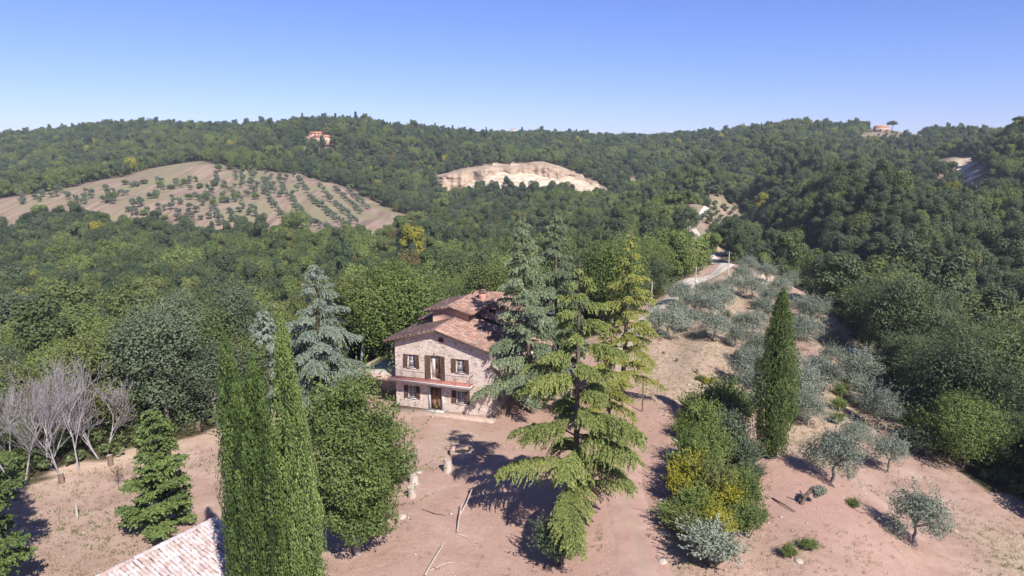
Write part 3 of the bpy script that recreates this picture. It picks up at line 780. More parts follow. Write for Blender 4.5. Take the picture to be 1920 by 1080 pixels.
M['white'] = plain('white_enamel', (0.78, 0.78, 0.77), 0.4, 0.06, 3)
M['redpaint'] = plain('red_paint', (0.35, 0.06, 0.05), 0.5, 0.3)
M['rock'] = plain('field_stone', (0.44, 0.37, 0.31), 0.9, 0.25, 4)
M['gap'] = plain('dark_interior', (0.03, 0.028, 0.026), 0.9)
def glass_mat():
    m, n = new_mat('window_glass'); out_bsdf(n, (0.16, 0.15, 0.16), 0.08, 0.5); return m
M['glass'] = glass_mat()

HW = 9.4
house = empty('stone_house', (-10.77, 60.5, 0), math.atan2(-0.313, 0.95))
tag(house, 'two storey stone farmhouse with terracotta roofs, brown shutters and front balcony', 'house')
RS, RZ_, EZ = 4.3, 7.62, 6.28          # ridge position, ridge and eave height
def zr(s_, rs=RS, rz=RZ_, sl=0.30): return rz - abs(s_ - rs) * sl
GF = [(1.25, 2.05, 0.95, 2.1), (6.05, 6.95, 0.95, 2.1)]
DOOR = (3.5, 4.6, 0.05, 2.25)
UF = [(1.25, 2.05, 3.85, 5.1), (6.05, 6.9, 3.85, 5.1)]
UDOOR = (3.55, 4.5, 3.02, 5.2)
holes = GF + [DOOR] + UF + [UDOOR]
# front wall with real openings
b = MB()
xs = sorted({-0.0, HW} | {h[0] for h in holes} | {h[1] for h in holes} | {RS}); zs = sorted({-0.5, 5.9} | {h[2] for h in holes} | {h[3] for h in holes})
for i in range(len(xs) - 1):
    for j in range(len(zs) - 1):
        mx, mz = (xs[i] + xs[i + 1]) / 2, (zs[j] + zs[j + 1]) / 2
        if any(h[0] < mx < h[1] and h[2] < mz < h[3] for h in holes): continue
        b.add([(xs[i], 0, zs[j]), (xs[i + 1], 0, zs[j]), (xs[i + 1], 0, zs[j + 1]), (xs[i], 0, zs[j + 1])], [(0, 1, 2, 3)])
for i in range(len(xs) - 1):
    b.add([(xs[i], 0, 5.9), (xs[i + 1], 0, 5.9), (xs[i + 1], 0, zr(xs[i + 1])), (xs[i], 0, zr(xs[i]))], [(0, 1, 2, 3)])
for x0, x1, z0, z1 in holes:
    b.add([(x0, 0, z0), (x1, 0, z0), (x1, .35, z0), (x0, .35, z0), (x0, 0, z1), (x1, 0, z1), (x1, .35, z1), (x0, .35, z1)],
          [(0, 3, 2, 1), (4, 5, 6, 7), (0, 4, 7, 3), (1, 2, 6, 5)])
# side and rear walls of the main block
D1 = 12.8
b.add([(0, 0, -.5), (0, D1, -.5), (0, D1, zr(0)), (0, 0, zr(0))], [(0, 3, 2, 1)])
b.add([(HW, 0, -.5), (HW, D1, -.5), (HW, D1, zr(HW)), (HW, 0, zr(HW))], [(0, 1, 2, 3)])
b.add([(0, D1, -.5), (HW, D1, -.5), (HW, D1, zr(HW)), (RS, D1, RZ_), (0, D1, zr(0))], t=[(0, 2, 1), (0, 3, 2), (0, 4, 3)])
fw = b.build('wall', M['stone'], house)

def tile_slope(bm, p0, along, down, nrm, Lr, Ls, pitch=0.28, row=0.42, seed=0):
    """barrel tiles laid on a roof plane: p0 top corner, 'along' the ridge, 'down' the slope; unit vectors"""
    rg_ = np.random.default_rng(seed)
    p0, along, down, nrm = (np.asarray(a, float) for a in (p0, along, down, nrm))
    nc = max(1, int(Lr / pitch)); nrw = max(1, int(Ls / row))
    pw = Lr / nc; rl = Ls / nrw
    ang = np.linspace(0, math.pi, 6); r0 = pw * 0.52
    for i in range(nc):
        for j in range(nrw):
            off = rg_.normal() * 0.012; lift = 0.02 + abs(rg_.normal()) * 0.02; sk = rg_.normal() * 0.02
            c0 = p0 + along * ((i + .5) * pw + off) + down * (j * rl)
            c1 = c0 + down * (rl * 1.12) + along * sk
            ra, rb = r0 * 0.86, r0 * 1.04
            A_ = [c0 + along * (math.cos(t) * ra) + nrm * (math.sin(t) * ra * 0.8) for t in ang]
            B_ = [c1 + along * (math.cos(t) * rb) + nrm * (math.sin(t) * rb * 0.8 + lift) for t in ang]
            q = [(k, 6 + k, 7 + k, k + 1) for k in range(5)]
            bm.add(A_ + B_ + [c1 - nrm * 0.02], q, [(6 + k, 12, 7 + k) for k in range(5)], a=rg_.random())
    # channel layer below
    q0 = p0 - nrm * 0.005
    bm.add([q0, q0 + along * Lr, q0 + along * Lr + down * Ls, q0 + down * Ls], [(0, 3, 2, 1)], a=0.9)

def gable_roof(parent, ax, s_ridge, s_lo, s_hi, d0, d1, rz, sl, seed, mat='tile', th=0.16, row=0.42):
    """gable roof in house space. ax 'd': ridge runs in depth (y), slopes left/right. ax 's': ridge runs along x"""
    rf = None
    for side, lim in ((-1, s_lo), (1, s_hi)):
        run = abs(lim - s_ridge); L = run * math.hypot(1, sl)
        if ax == 'd':
            along = np.array([0, 1.0, 0]); down = np.array([side, 0, -sl]) / math.hypot(1, sl); p0 = np.array([s_ridge, d0, rz + th]); Lr = d1 - d0
        else:
            along = np.array([1.0, 0, 0]); down = np.array([0, side, -sl]) / math.hypot(1, sl); p0 = np.array([d0, s_ridge, rz + th]); Lr = d1 - d0
        nrm = np.cross(along, down); nrm *= np.sign(nrm[2])
        bm = MB(); tile_slope(bm, p0, along, down, nrm, Lr, L, seed=seed + side, row=row)
        ts = bm.build('roof_tiles', M[mat], None)
        # boarded deck below the tiles
        dk = MB(); e0 = p0 - nrm * 0.01
        a_, b_, c_, d_ = e0, e0 + along * Lr, e0 + along * Lr + down * (L - .04), e0 + down * (L - .04)
        lo = -nrm * (th - 0.04)
        dk.add([a_, b_, c_, d_, a_ + lo, b_ + lo, c_ + lo, d_ + lo], [(0, 1, 2, 3), (4, 7, 6, 5), (0, 4, 5, 1), (1, 5, 6, 2), (2, 6, 7, 3), (3, 7, 4, 0)])
        rf = dk.build('roof', M['soffit'], parent)
        ts.parent = rf; ts['kind'] = 'stuff'
    # ridge cap
    bm = MB(); n = max(2, int((d1 - d0) / 0.4)); st = (d1 - d0) / n; rg_ = np.random.default_rng(seed + 7); ang = np.linspace(0, math.pi, 6)
    for i in range(n):
        t0, t1 = d0 + i * st, d0 + (i + 1.1) * st; rr = 0.14; dz = rz + th + 0.02
        P = []
        for t, r_ in ((t0, rr * .9), (t1, rr * 1.05)):
            for a in ang:
                o1, o2 = math.cos(a) * r_, math.sin(a) * r_ * .9 + rg_.normal() * .006
                P.append((s_ridge + o1, t, dz + o2) if ax == 'd' else (t, s_ridge + o1, dz + o2))
        bm.add(P, [(k, 6 + k, 7 + k, k + 1) for k in range(5)], a=rg_.random())
    o = bm.build('ridge_tiles', M[mat], rf); o['kind'] = 'stuff'
    return rf

gable_roof(house, 'd', RS, -0.85, 9.75, -0.65, 6.2, RZ_, 0.30, 1)
gable_roof(house, 'd', RS, -0.70, 9.75, 6.25, 13.3, RZ_ + 0.42, 0.30, 3)
# raised pink block (front face visible above the main roof)
b = MB(); b.prism([(2.0, 5.8), (5.7, 5.8), (5.7, 8.35), (3.8, 8.80), (2.0, 8.35)], 4.1, 10.5); b.build('dormer_wall', M['pink'], house)
gable_roof(house, 'd', 3.8, 1.3, 6.3, 3.55, 9.5, 8.80, 0.24, 5)
# rear cross block with its ridge along the facade
b = MB(); b.box(4.2, 11.8, 8.2, 12.7, 5.0, 8.05); b.build('attic_wall', M['plaster'], house)
b = MB(); b.add([(4.2, 8.2, 8.0), (4.2, 12.7, 8.0), (4.2, 10.4, 8.95), (11.8, 8.2, 8.0), (11.8, 12.7, 8.0), (11.8, 10.4, 8.95)], t=[(0, 2, 1), (3, 4, 5)]); b.build('attic_gable', M['plaster'], house)
gable_roof(house, 's', 10.4, 7.5, 13.3, 3.9, 12.3, 8.95, 0.34, 9)
# short gable facing the yard on the attic
gable_roof(house, 'd', 6.9, 5.35, 8.5, 7.2, 10.4, 8.72, 0.34, 15)
b = MB(); b.prism([(5.7, 7.0), (8.1, 7.0), (8.1, 8.2), (6.9, 8.6), (5.7, 8.2)], 7.75, 9.6); b.build('attic_wall', M['plaster'], house)
b = MB(); b.box(6.4, 7.1, 7.72, 7.76, 7.35, 8.1); b.build('attic_window', M['gap'], house)
# right wing
b = MB(); b.box(9.4, 12.6, 5.8, 13.0, -0.5, 5.2); b.build('wing_wall', M['plaster'], house)
bm = MB(); dn = np.array([1, 0, -0.30]) / math.hypot(1, .3); nn = np.array([.30, 0, 1]) / math.hypot(1, .3)
tile_slope(bm, (9.4, 5.3, 6.3), np.array([0, 1., 0]), dn, nn, 8.2, 3.9, seed=21); t_ = bm.build('roof_tiles', M['tile'], None)
b = MB(); b.add([(9.38, 5.34, 6.27), (9.38, 13.46, 6.27), (13.05, 13.46, 5.16), (13.05, 5.34, 5.16), (9.38, 5.34, 6.1), (9.38, 13.46, 6.1), (13.05, 13.46, 5.0), (13.05, 5.34, 5.0)],
                [(0, 1, 2, 3), (4, 7, 6, 5), (0, 4, 5, 1), (1, 5, 6, 2), (2, 6, 7, 3), (3, 7, 4, 0)])
o = b.build('roof', M['soffit'], house); t_.parent = o; t_['kind'] = 'stuff'
# chimney
b = MB(); b.box(5.0, 5.6, 8.6, 9.2, 8.0, 9.45); ch = b.build('chimney', M['brick'], house)
b = MB(); b.box(4.9, 5.7, 8.5, 9.3, 9.45, 9.53); b.box(5.05, 5.55, 8.65, 9.15, 9.66, 9.72)
for cx_, cy_ in ((5.07, 8.67), (5.47, 8.67), (5.07, 9.07), (5.47, 9.07)): b.box(cx_, cx_ + .08, cy_, cy_ + .08, 9.53, 9.66)
b.build('chimney_cap', M['tile'], ch)

def louvre(name, w_, h_, parent, loc, rz, solid=0.0):
    b = MB(); t = 0.035; fr = 0.06
    b.box(0, fr, 0, t, 0, h_); b.box(w_ - fr, w_, 0, t, 0, h_); b.box(fr, w_ - fr, 0, t, 0, fr); b.box(fr, w_ - fr, 0, t, h_ - fr, h_); b.box(fr, w_ - fr, 0, t, h_ * .48, h_ * .48 + fr)
    o = b.build(name, M['shutter'], parent); o.location = loc; o.rotation_euler = (0, 0, rz)
    s_ = MB(); z = fr + .01
    while z < h_ - fr - .03:
        s_.add([(fr, .004, z), (w_ - fr, .004, z), (w_ - fr, t - .006, z + .045), (fr, t - .006, z + .045), (fr, .0, z - .008), (w_ - fr, .0, z - .008), (w_ - fr, t - .01, z + .035), (fr, t - .01, z + .035)],
               [(0, 1, 2, 3), (4, 7, 6, 5), (0, 4, 5, 1), (2, 6, 7, 3)]); z += .05
    l = s_.build('slats', M['shutter'], o); l['kind'] = 'stuff'
    return o
def window(parent, x0, x1, z0, z1, y=0.0, wall='front'):
    """casement with frame, panes, sill and two shutters, in house space"""
    wd, ht = x1 - x0, z1 - z0
    f = MB(); t = .06; yy = y + .16
    f.box(x0, x0 + t, yy, yy + .06, z0, z1); f.box(x1 - t, x1, yy, yy + .06, z0, z1); f.box(x0 + t, x1 - t, yy, yy + .06, z0, z0 + t); f.box(x0 + t, x1 - t, yy, yy + .06, z1 - t, z1)
    xm = (x0 + x1) / 2
    f.box(xm - .03, xm + .03, yy - .005, yy + .055, z0 + t, z1 - t)
    fo = f.build('window', M['whitewood'], parent)
    for a_, b_ in ((x0 + t, xm - .03), (xm + .03, x1 - t)):
        g_ = MB(); zm = (z0 + z1) / 2
        g_.box(a_, b_, yy + .02, yy + .03, z0 + t, zm - .015); g_.build('pane', M['glass'], fo)
        g_ = MB(); g_.box(a_, b_, yy + .02, yy + .03, zm + .015, z1 - t); g_.build('pane', M['glass'], fo)
        g_ = MB(); g_.box(a_, b_, yy, yy + .05, zm - .015, zm + .015); g_.build('glazing_bar', M['whitewood'], fo)
    g_ = MB(); g_.box(x0, x1, y + .30, y + .34, z0, z1); g_.build('curtain', M['gap'], fo)  # dark sheet behind the panes, the unlit room painted as its colour
    g_ = MB(); g_.box(x0 - .06, x1 + .06, y - .07, y + .16, z0 - .07, z0); g_.build('sill', M['trim'], fo)
    sw = wd * .5
    louvre('shutter', sw, ht + .04, fo, (x0 - sw * .985, y - .075, z0 - .02), R(6))
    louvre('shutter', sw, ht + .04, fo, (x1 - .008, y - .035, z0 - .02), R(-6))
    return fo
for h in GF + UF: window(house, *h)
# ground floor door
x0, x1, z0, z1 = DOOR
def panel_door(parent, x0, x1, z0, z1, y):
    d = MB(); d.box(x0, x1, y, y + .05, z0, z1); o = d.build('door', M['doorwood'], parent)
    xm = (x0 + x1) / 2
    for a_, b_ in ((x0 + .06, xm - .05), (xm + .05, x1 - .06)):
        for p, q in ((z0 + .12, z0 + (z1 - z0) * .42), (z0 + (z1 - z0) * .48, z1 - .12)):
            k = MB(); k.box(a_ + .03, b_ - .03, y - .018, y, p, q); k.build('panel', M['doorwood'], o)
            k = MB(); k.box(a_, a_ + .022, y - .03, y, p, q); k.box(b_ - .022, b_, y - .03, y, p, q); k.build('moulding', M['shutter'], o)
    k = MB(); k.box(xm - .02, xm + .02, y - .035, y, z0, z1); k.build('door_stile', M['shutter'], o)
    k = MB(); k.box(xm + .06, xm + .09, y - .08, y - .02, (z0 + z1) / 2 - .06, (z0 + z1) / 2 + .06); k.build('handle', M['iron'], o)
    return o
dr = panel_door(house, x0, x1, z0, z1, 0.14)
k = MB(); k.box(x0 - .2, x0, -.05, .14, -.1, z1 + .2); k.box(x1, x1 + .2, -.05, .14, -.1, z1 + .2); k.box(x0, x1, -.05, .14, z1, z1 + .2); k.build('door_frame', M['trim'], dr)
k = MB(); k.box(x0 - .3, x1 + .3, -.45, .1, -.1, .06); k.build('doorstep', M['trim'], dr)
# upper french door, one leaf ajar
x0, x1, z0, z1 = UDOOR
dr2 = panel_door(house, (x0 + x1) / 2, x1, z0, z1, 0.16)
k = MB(); k.box(x0, (x0 + x1) / 2, .26, .30, z0, z1); k.build('curtain', M['whitewood'], dr2)
louvre('shutter', .5, z1 - z0, dr2, (x0 - .49, -.09, z0), R(8)); louvre('shutter', .5, z1 - z0, dr2, (x1 + .0, -.03, z0), R(-8))
# wall lamp above the upper door
k = MB(); k.box(3.98, 4.06, -.25, 0, 5.42, 5.46); k.tube((4.02, -.22, 5.42), (4.02, -.22, 5.2), .03, .09, 8); k.build('wall_lamp', M['iron'], house)
# round attic vent under the ridge
b = MB(); a = np.linspace(0, 2 * math.pi, 17)[:-1]
b.add([(RS + .35 + .24 * math.cos(t), -.012, 6.72 + .24 * math.sin(t)) for t in a] + [(RS + .35, -.012, 6.72)], t=[(i, (i + 1) % 16, 16) for i in range(16)]); b.build('round_vent', M['gap'], house)
b = MB()
for i in range(16):
    t0, t1 = a[i], a[(i + 1) % 16]; P = lambda r_, t, y: (RS + .35 + r_ * math.cos(t), y, 6.72 + r_ * math.sin(t))
    b.add([P(.24, t0, -.05), P(.33, t0, -.05), P(.33, t1, -.05), P(.24, t1, -.05), P(.24, t0, 0), P(.33, t0, 0), P(.33, t1, 0), P(.24, t1, 0)], [(0, 1, 2, 3), (1, 5, 6, 2), (0, 3, 7, 4)])
b.build('vent_surround', M['brick'], house)
# balcony
BD, BX0, BX1 = 0.95, -0.35, 7.75
b = MB(); b.box(BX0, BX1, -BD, .0, 2.72, 2.90); bal = b.build('balcony', M['concrete'], house)
b = MB(); b.box(BX0 + .04, BX1 - .04, -BD + .04, -.004, 2.90, 2.945); b.build('balcony_floor', M['terracotta'], bal)
b = MB(); b.box(BX0 - .05, BX1 + .05, -BD - .05, -BD + .02, 2.86, 2.93); b.build('balcony_edge', M['trim'], bal)
for x in np.arange(BX0 + .4, BX1, 1.45):
    b = MB(); b.add([(x, 0, 2.72), (x + .14, 0, 2.72), (x + .14, -.7, 2.72), (x, -.7, 2.72), (x, 0, 2.4), (x + .14, 0, 2.4)], [(0, 1, 2, 3), (0, 3, 2, 1)], [(0, 4, 3), (1, 2, 5)]); b.add([(x, 0, 2.4), (x + .14, 0, 2.4), (x + .14, -.7, 2.72), (x, -.7, 2.72)], [(0, 1, 2, 3)]); b.build('bracket', M['trim'], bal)
rl = MB()
for (p, q) in (((BX0 + .03, -BD + .03), (BX1 - .03, -BD + .03)), ((BX0 + .03, -BD + .03), (BX0 + .03, -.02)), ((BX1 - .03, -BD + .03), (BX1 - .03, -.02))):
    rl.tube((*p, 3.82), (*q, 3.82), .022, .022, 6); rl.tube((*p, 3.05), (*q, 3.05), .012, .012, 5)
rail = rl.build('railing', M['iron'], bal)
nb = 54
for i in range(nb + 1):
    x = BX0 + .03 + (BX1 - BX0 - .06) * i / nb
    k = MB(); r_ = .02 if i % 9 == 0 else .0085
    k.tube((x, -BD + .03, 2.94), (x, -BD + .03, 3.82), r_, r_, 4); k.build('baluster', M['iron'], rail)
for x in (BX0 + .03, BX1 - .03):
    for i in range(1, 6):
        k = MB(); y = -BD + .03 + (BD - .05) * i / 6; k.tube((x, y, 2.94), (x, y, 3.82), .0085, .0085, 4); k.build('baluster', M['iron'], rail)
# scrolls on the railing
for i in range(9, nb, 9):
    x = BX0 + .03 + (BX1 - BX0 - .06) * i / nb; k = MB()
    P = [(x + .22 * math.cos(t) * (1 - t / 16), -BD + .03, 3.45 + .22 * math.sin(t) * (1 - t / 16)) for t in np.linspace(0, 12, 26)]
    k.path(P, [.009] * 26, 4); k.build('scroll', M['iron'], rail)
# right side wall: windows as flat dark panels, recess shade put into their colour
for (d0, d1, z0, z1) in ((1.6, 2.5, 0.9, 2.2), (2.2, 3.0, 3.9, 5.1), (4.4, 5.2, 3.9, 5.1)):
    k = MB(); k.box(HW - .02, HW + .012, d0, d1, z0, z1); wn = k.build('window', M['gap'], house)
    k = MB(); k.box(HW, HW + .06, d0 - .1, d0, z0 - .1, z1 + .1); k.box(HW, HW + .06, d1, d1 + .1, z0 - .1, z1 + .1); k.box(HW, HW + .06, d0, d1, z1, z1 + .1); k.box(HW, HW + .1, d0 - .12, d1 + .12, z0 - .18, z0 - .1); k.build('frame', M['trim'], wn)
    k = MB(); k.box(HW + .012, HW + .04, (d0 + d1) / 2 - .03, (d0 + d1) / 2 + .03, z0, z1); k.build('mullion', M['shutter'], wn)
# concrete apron along the front
b = MB(); b.box(-0.4, HW + .6, -1.3, 0.0, -.2, .05); b.build('apron', M['apron'], house)

# garden terrace left of the house
ter = empty('garden_terrace', (-10.77, 60.5, 0), math.atan2(-0.313, 0.95)); tag(ter, 'raised terrace slab with brick edge against the house side wall', 'terrace')
b = MB(); b.box(-4.8, -.02, 0.35, 5.4, 2.35, 2.62); b.build('slab', M['concrete'], ter)
b = MB(); b.box(-4.85, -.02, 0.22, 0.5, 2.2, 2.72); b.box(-4.85, -4.55, .5, 5.4, 2.2, 2.72); b.build('brick_edge', M['oldbrick'], ter)
b = MB(); b.box(-4.7, -.02, 3.2, 3.5, -.6, 2.35); b.build('retaining_wall', M['stone'], ter)
b = MB(); b.box(-4.75, -4.35, .4, .8, -.6, 2.35); b.build('pier', M['brick'], ter)
b = MB(); b.box(-1.6, -1.2, 4.6, 5.0, 2.62, 3.6); pil = b.build('pillar', M['brick'], ter)
b = MB(); b.box(-1.68, -1.12, 4.52, 5.08, 3.6, 3.7); b.build('pillar_cap', M['trim'], pil)
rgq = np.random.default_rng(71)
cq = np.column_stack([rgq.uniform(-4.4, -.1, 1400), rgq.uniform(.6, 5.3, 1400), rgq.uniform(2.62, 2.85, 1400)])
v, q = leaves_np(cq, rgq.normal(size=(1400, 3)) * .4 + np.array([0, 0, 1]), rgq.normal(size=(1400, 3)), .25, .03)
o = link(bpy.data.objects.new('grass_tufts', mesh_np('grass_tufts', v, q, [M['grass_green']], attrs={'rnd': np.repeat(rgq.random(1400), 4)})), ter); o['kind'] = 'stuff'

# ------------------------------------------------------------------ shed with lichened tile roof, front left
shed = empty('tiled_shed', (-15.3, 32.4, 0)); tag(shed, 'low shed with pale lichen covered tile roof beside the tall cypresses', 'shed')
rd = np.array([-0.53, -0.85, 0]); rd /= np.linalg.norm(rd)
pd = np.array([0.85, -0.53, 0]); pd /= np.linalg.norm(pd)
slp = 0.26; Lr, run = 9.0, 6.0; RH = 4.5
dn = unit(pd + np.array([0, 0, -slp])); up_ = unit(np.array([0, 0, 1]) + pd * slp)
dn2 = unit(-pd + np.array([0, 0, -slp])); up2 = unit(np.array([0, 0, 1]) - pd * slp)
e = run * math.hypot(1, slp)
b = MB()
for dd_, uu_ in ((dn, up_),):
    t0 = np.array([0, 0, RH - .03]); A4 = [t0, t0 + rd * Lr, t0 + rd * Lr + dd_ * e, t0 + dd_ * e]
    b.add(A4 + [p - np.array([0, 0, .14]) for p in A4], [(0, 1, 2, 3), (4, 7, 6, 5), (0, 4, 5, 1), (1, 5, 6, 2), (2, 6, 7, 3), (3, 7, 4, 0)])
rf = b.build('roof', M['soffit'], shed)
b = MB(); i_ = 0.35
for sgn in (1, -1):
    pass
cor = [pd * (run - i_) + rd * i_, pd * (run - i_) + rd * (Lr - i_), pd * .1 + rd * (Lr - i_), pd * .1 + rd * i_]
zt = RH - (run - i_) * slp - .05
zts = [zt, zt, RH - .2, RH - .2]
V8 = [c + np.array([0, 0, -.4]) for c in cor] + [c + np.array([0, 0, z_]) for c, z_ in zip(cor, zts)]
rt = [rd * i_ + np.array([0, 0, RH - .2]), rd * (Lr - i_) + np.array([0, 0, RH - .2])]
b.add(V8, [(0, 1, 5, 4), (1, 2, 6, 5), (2, 3, 7, 6), (3, 0, 4, 7)]); b.build('wall', M['stone'], shed)
# single tiles: one shared mesh, the near 300 as parts, the rest joined
ang = np.linspace(0, math.pi, 7); tm = MB(); rw, rln = .098, .36
P = [(math.cos(t) * rw * .88, 0, math.sin(t) * rw * .75) for t in ang] + [(math.cos(t) * rw * 1.06, rln * 1.12, math.sin(t) * rw * .85 + .02) for t in ang] + [(0, rln * 1.12, -.01)]
tm.add(P, [(k, 7 + k, 8 + k, k + 1) for k in range(6)], [(7 + k, 14, 8 + k) for k in range(6)], a=0.0)
tile_me = tm.mesh('tile', M['tile_old']); tP = np.array(P)
rest_t = MB(); spots = []
rgq = np.random.default_rng(9)
for sd, (dd_, uu_) in enumerate(((dn, up_),)):
    nc = int(Lr / .2); nrw = int(e / rln)
    for i in range(nc):
        for j in range(nrw):
            p = rd * ((i + .5) * Lr / nc + rgq.normal() * .012) + dd_ * (j * e / nrw) + np.array([0, 0, RH]) + uu_ * abs(rgq.normal()) * .012
            spots.append((sd, p, dd_, uu_, rgq.normal() * .05))
spots.sort(key=lambda s_: (s_[0], -(s_[1][1])))
for k_, (sd, p, dd_, uu_, tw) in enumerate(spots):
    xa = np.cross(dd_, uu_); xa = unit(xa * math.cos(tw) + dd_ * math.sin(tw)); ya = unit(np.cross(uu_, xa))
    if k_ < 290:
        o = link(bpy.data.objects.new('tile', tile_me), rf)
        o.matrix_local = Matrix(((xa[0], ya[0], uu_[0], p[0]), (xa[1], ya[1], uu_[1], p[1]), (xa[2], ya[2], uu_[2], p[2]), (0, 0, 0, 1)))
    else:
        rest_t.add(tP[:, :1] * xa + tP[:, 1:2] * ya + tP[:, 2:] * uu_ + p, [(k, 7 + k, 8 + k, k + 1) for k in range(6)], [(7 + k, 14, 8 + k) for k in range(6)], a=rgq.random())
o = rest_t.build('roof_tiles', M['tile_old'], rf); o['kind'] = 'stuff'
b = MB(); n = int(Lr / .42)
for i in range(n):
    c0 = rd * (i * Lr / n) + np.array([0, 0, RH + .04]); c1 = c0 + rd * (Lr / n * 1.12)
    P = [c0 + pd * math.cos(t) * .13 + np.array([0, 0, math.sin(t) * .11]) for t in ang] + [c1 + pd * math.cos(t) * .15 + np.array([0, 0, math.sin(t) * .13 + .015]) for t in ang]
    b.add(P, [(k, 7 + k, 8 + k, k + 1) for k in range(6)], a=rgq.random())
o = b.build('ridge_tiles', M['tile_old'], rf); o['kind'] = 'stuff'

# ------------------------------------------------------------------ feature trees
def cedar(name, rg, H, Rad, nb, z0, mat, loc, label, nL=.19, nW=.06, step=.15, taper=.8, lean=(0, 0), bark='bark', dens=.05, ups=(.05, .28), drs=(.25, .42), hangs=(.35, .95), lbk=.30, cat='cedar tree', tri=.35, lvar=(.5, 1.1)):
    segs = []; cs = []; axs = []; nrms = []; tones = []
    k = 12
    tr = lambda h: np.array([lean[0] * h / H, lean[1] * h / H, h])
    r0 = H * .0165
    for i in range(k):
        a_, b_ = H * i / k - (.5 if i == 0 else 0), H * (i + 1) / k
        segs.append((tr(a_), tr(b_), r0 * (1 - .92 * i / k) + .015, r0 * (1 - .92 * (i + 1) / k) + .012))
    for bI in range(nb):
        t = z0 + (0.985 - z0) * ((bI + rg.random()) / nb) ** 0.9
        az = bI * 2.39996 + rg.normal() * .35
        L = (Rad * (1 - (t - z0) / (1 - z0)) ** taper * rg.uniform(*lvar) + .22) * (0.78 if t < z0 + .05 else 1)
        d = np.array([math.cos(az), math.sin(az), 0]); lat = np.array([-d[1], d[0], 0])
        up = rg.uniform(*ups) + tri * t; dr_ = rg.uniform(*drs) + .12 * t
        f = lambda s_: tr(t * H) + d * L * s_ * (1 - .08 * s_) + np.array([0, 0, L * (up * s_ - dr_ * s_ * s_)]) + lat * L * .05 * math.sin(s_ * 5 + bI)
        ns = 7; pp = [f(i / ns) for i in range(ns + 1)]
        rb = .012 + L * .010
        for i in range(ns): segs.append((pp[i], pp[i + 1], rb * (1 - .85 * i / ns), rb * (1 - .85 * (i + 1) / ns)))
        tone = rg.uniform(-.16, .16)
        nside = max(3, int(L / step))
        for j in range(nside):
            s_ = .14 + .86 * (j + rg.random()) / nside
            for sd in (-1, 1):
                lb = (L * lbk * (1 - s_) ** .55 + .26) * rg.uniform(.65, 1.2); lb = min(lb, 1.55)
                base = f(s_)
                dirb = lat * sd * .72 + d * .62 + np.array([0, 0, rg.normal() * .08])
                hang = rg.uniform(*hangs)
                m_ = max(3, int(lb / dens)); q = (np.arange(m_) + rg.random(m_)) / m_
                c = base + dirb * (lb * q)[:, None] + np.array([0, 0, -1]) * (hang * lb * q ** 2)[:, None] + rg.normal(size=(m_, 3)) * .035
                ax = dirb + np.array([0, 0, -1]) * (2 * hang * q)[:, None] + rg.normal(size=(m_, 3)) * .55
                cs.append(c); axs.append(ax); nrms.append(np.array([.15, -.3, 1]) + rg.normal(size=(m_, 3)) * .45)
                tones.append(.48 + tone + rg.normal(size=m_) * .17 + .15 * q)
    c = np.vstack(cs); ax = np.vstack(axs); nr_ = np.vstack(nrms); tn = np.clip(np.concatenate(tones), 0, 1)
    v, q = leaves_np(c, ax, nr_, nL * rg.uniform(.7, 1.3, len(c)), nW * rg.uniform(.7, 1.3, len(c)))
    e_ = empty(name, loc); tag(e_, label, cat)
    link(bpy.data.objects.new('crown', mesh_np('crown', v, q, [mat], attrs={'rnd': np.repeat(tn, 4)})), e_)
    tv, tq = tubes_np(segs, 6); link(bpy.data.objects.new('trunk', mesh_np('trunk', tv, tq, [M[bark]], smooth=True)), e_)
    return e_
G_ = lambda x, y, dz=-.1: (x, y, gz(x, y) + dz)
rC = lambda s_: np.random.default_rng(s_)
cedar('cedar_tree', rC(1), 17.0, 7.2, 42, .15, M['leaf_cedar'], G_(3.9, 38.8), 'large yellow green cedar with drooping tiered branches by the drive', nL=.2, nW=.065, dens=.027, step=.105, taper=.98)
cedar('cedar_tree', rC(2), 18.0, 5.4, 80, .14, M['leaf_cedar_grey'], G_(1.9, 58.6), 'tall grey green cedar against the right corner of the stone house', lean=(-1.2, 0), nW=.085, nL=.24, dens=.045, step=.14)
cedar('cedar_tree', rC(3), 18.2, 5.0, 64, .2, M['leaf_cedar_grey'], G_(4.6, 64.5), 'tall grey green cedar behind the one touching the house corner', lean=(-.6, 0), nW=.085, nL=.24, dens=.045, step=.14)
cedar('cedar_tree', rC(4), 16.4, 4.8, 52, .14, M['leaf_cedar_yellow'], G_(10.4, 61.5), 'thin yellowish cedar with sparse crown beside the drive', lean=(.4, 0), nW=.085, nL=.24, dens=.045)
cedar('cedar_tree', rC(5), 9.5, 3.8, 36, .1, M['leaf_cedar_yellow'], G_(8.2, 54.5), 'short yellowish cedar between the drive and the large cedar', nW=.085, nL=.24, dens=.045)
cedar('cedar_tree', rC(6), 13.4, 6.6, 62, .06, M['leaf_cedar_blue'], G_(-18.0, 61.5), 'blue grey cedar left of the house behind the leafy oak', taper=.85, nW=.08, nL=.24, dens=.045, step=.14, lvar=(.4, 1.1))
cedar('cedar_tree', rC(7), 9.5, 4.0, 56, .08, M['leaf_cedar_blue'], G_(-22.5, 60.0), 'smaller blue cedar half hidden behind the tall cypresses', nW=.085, nL=.24)
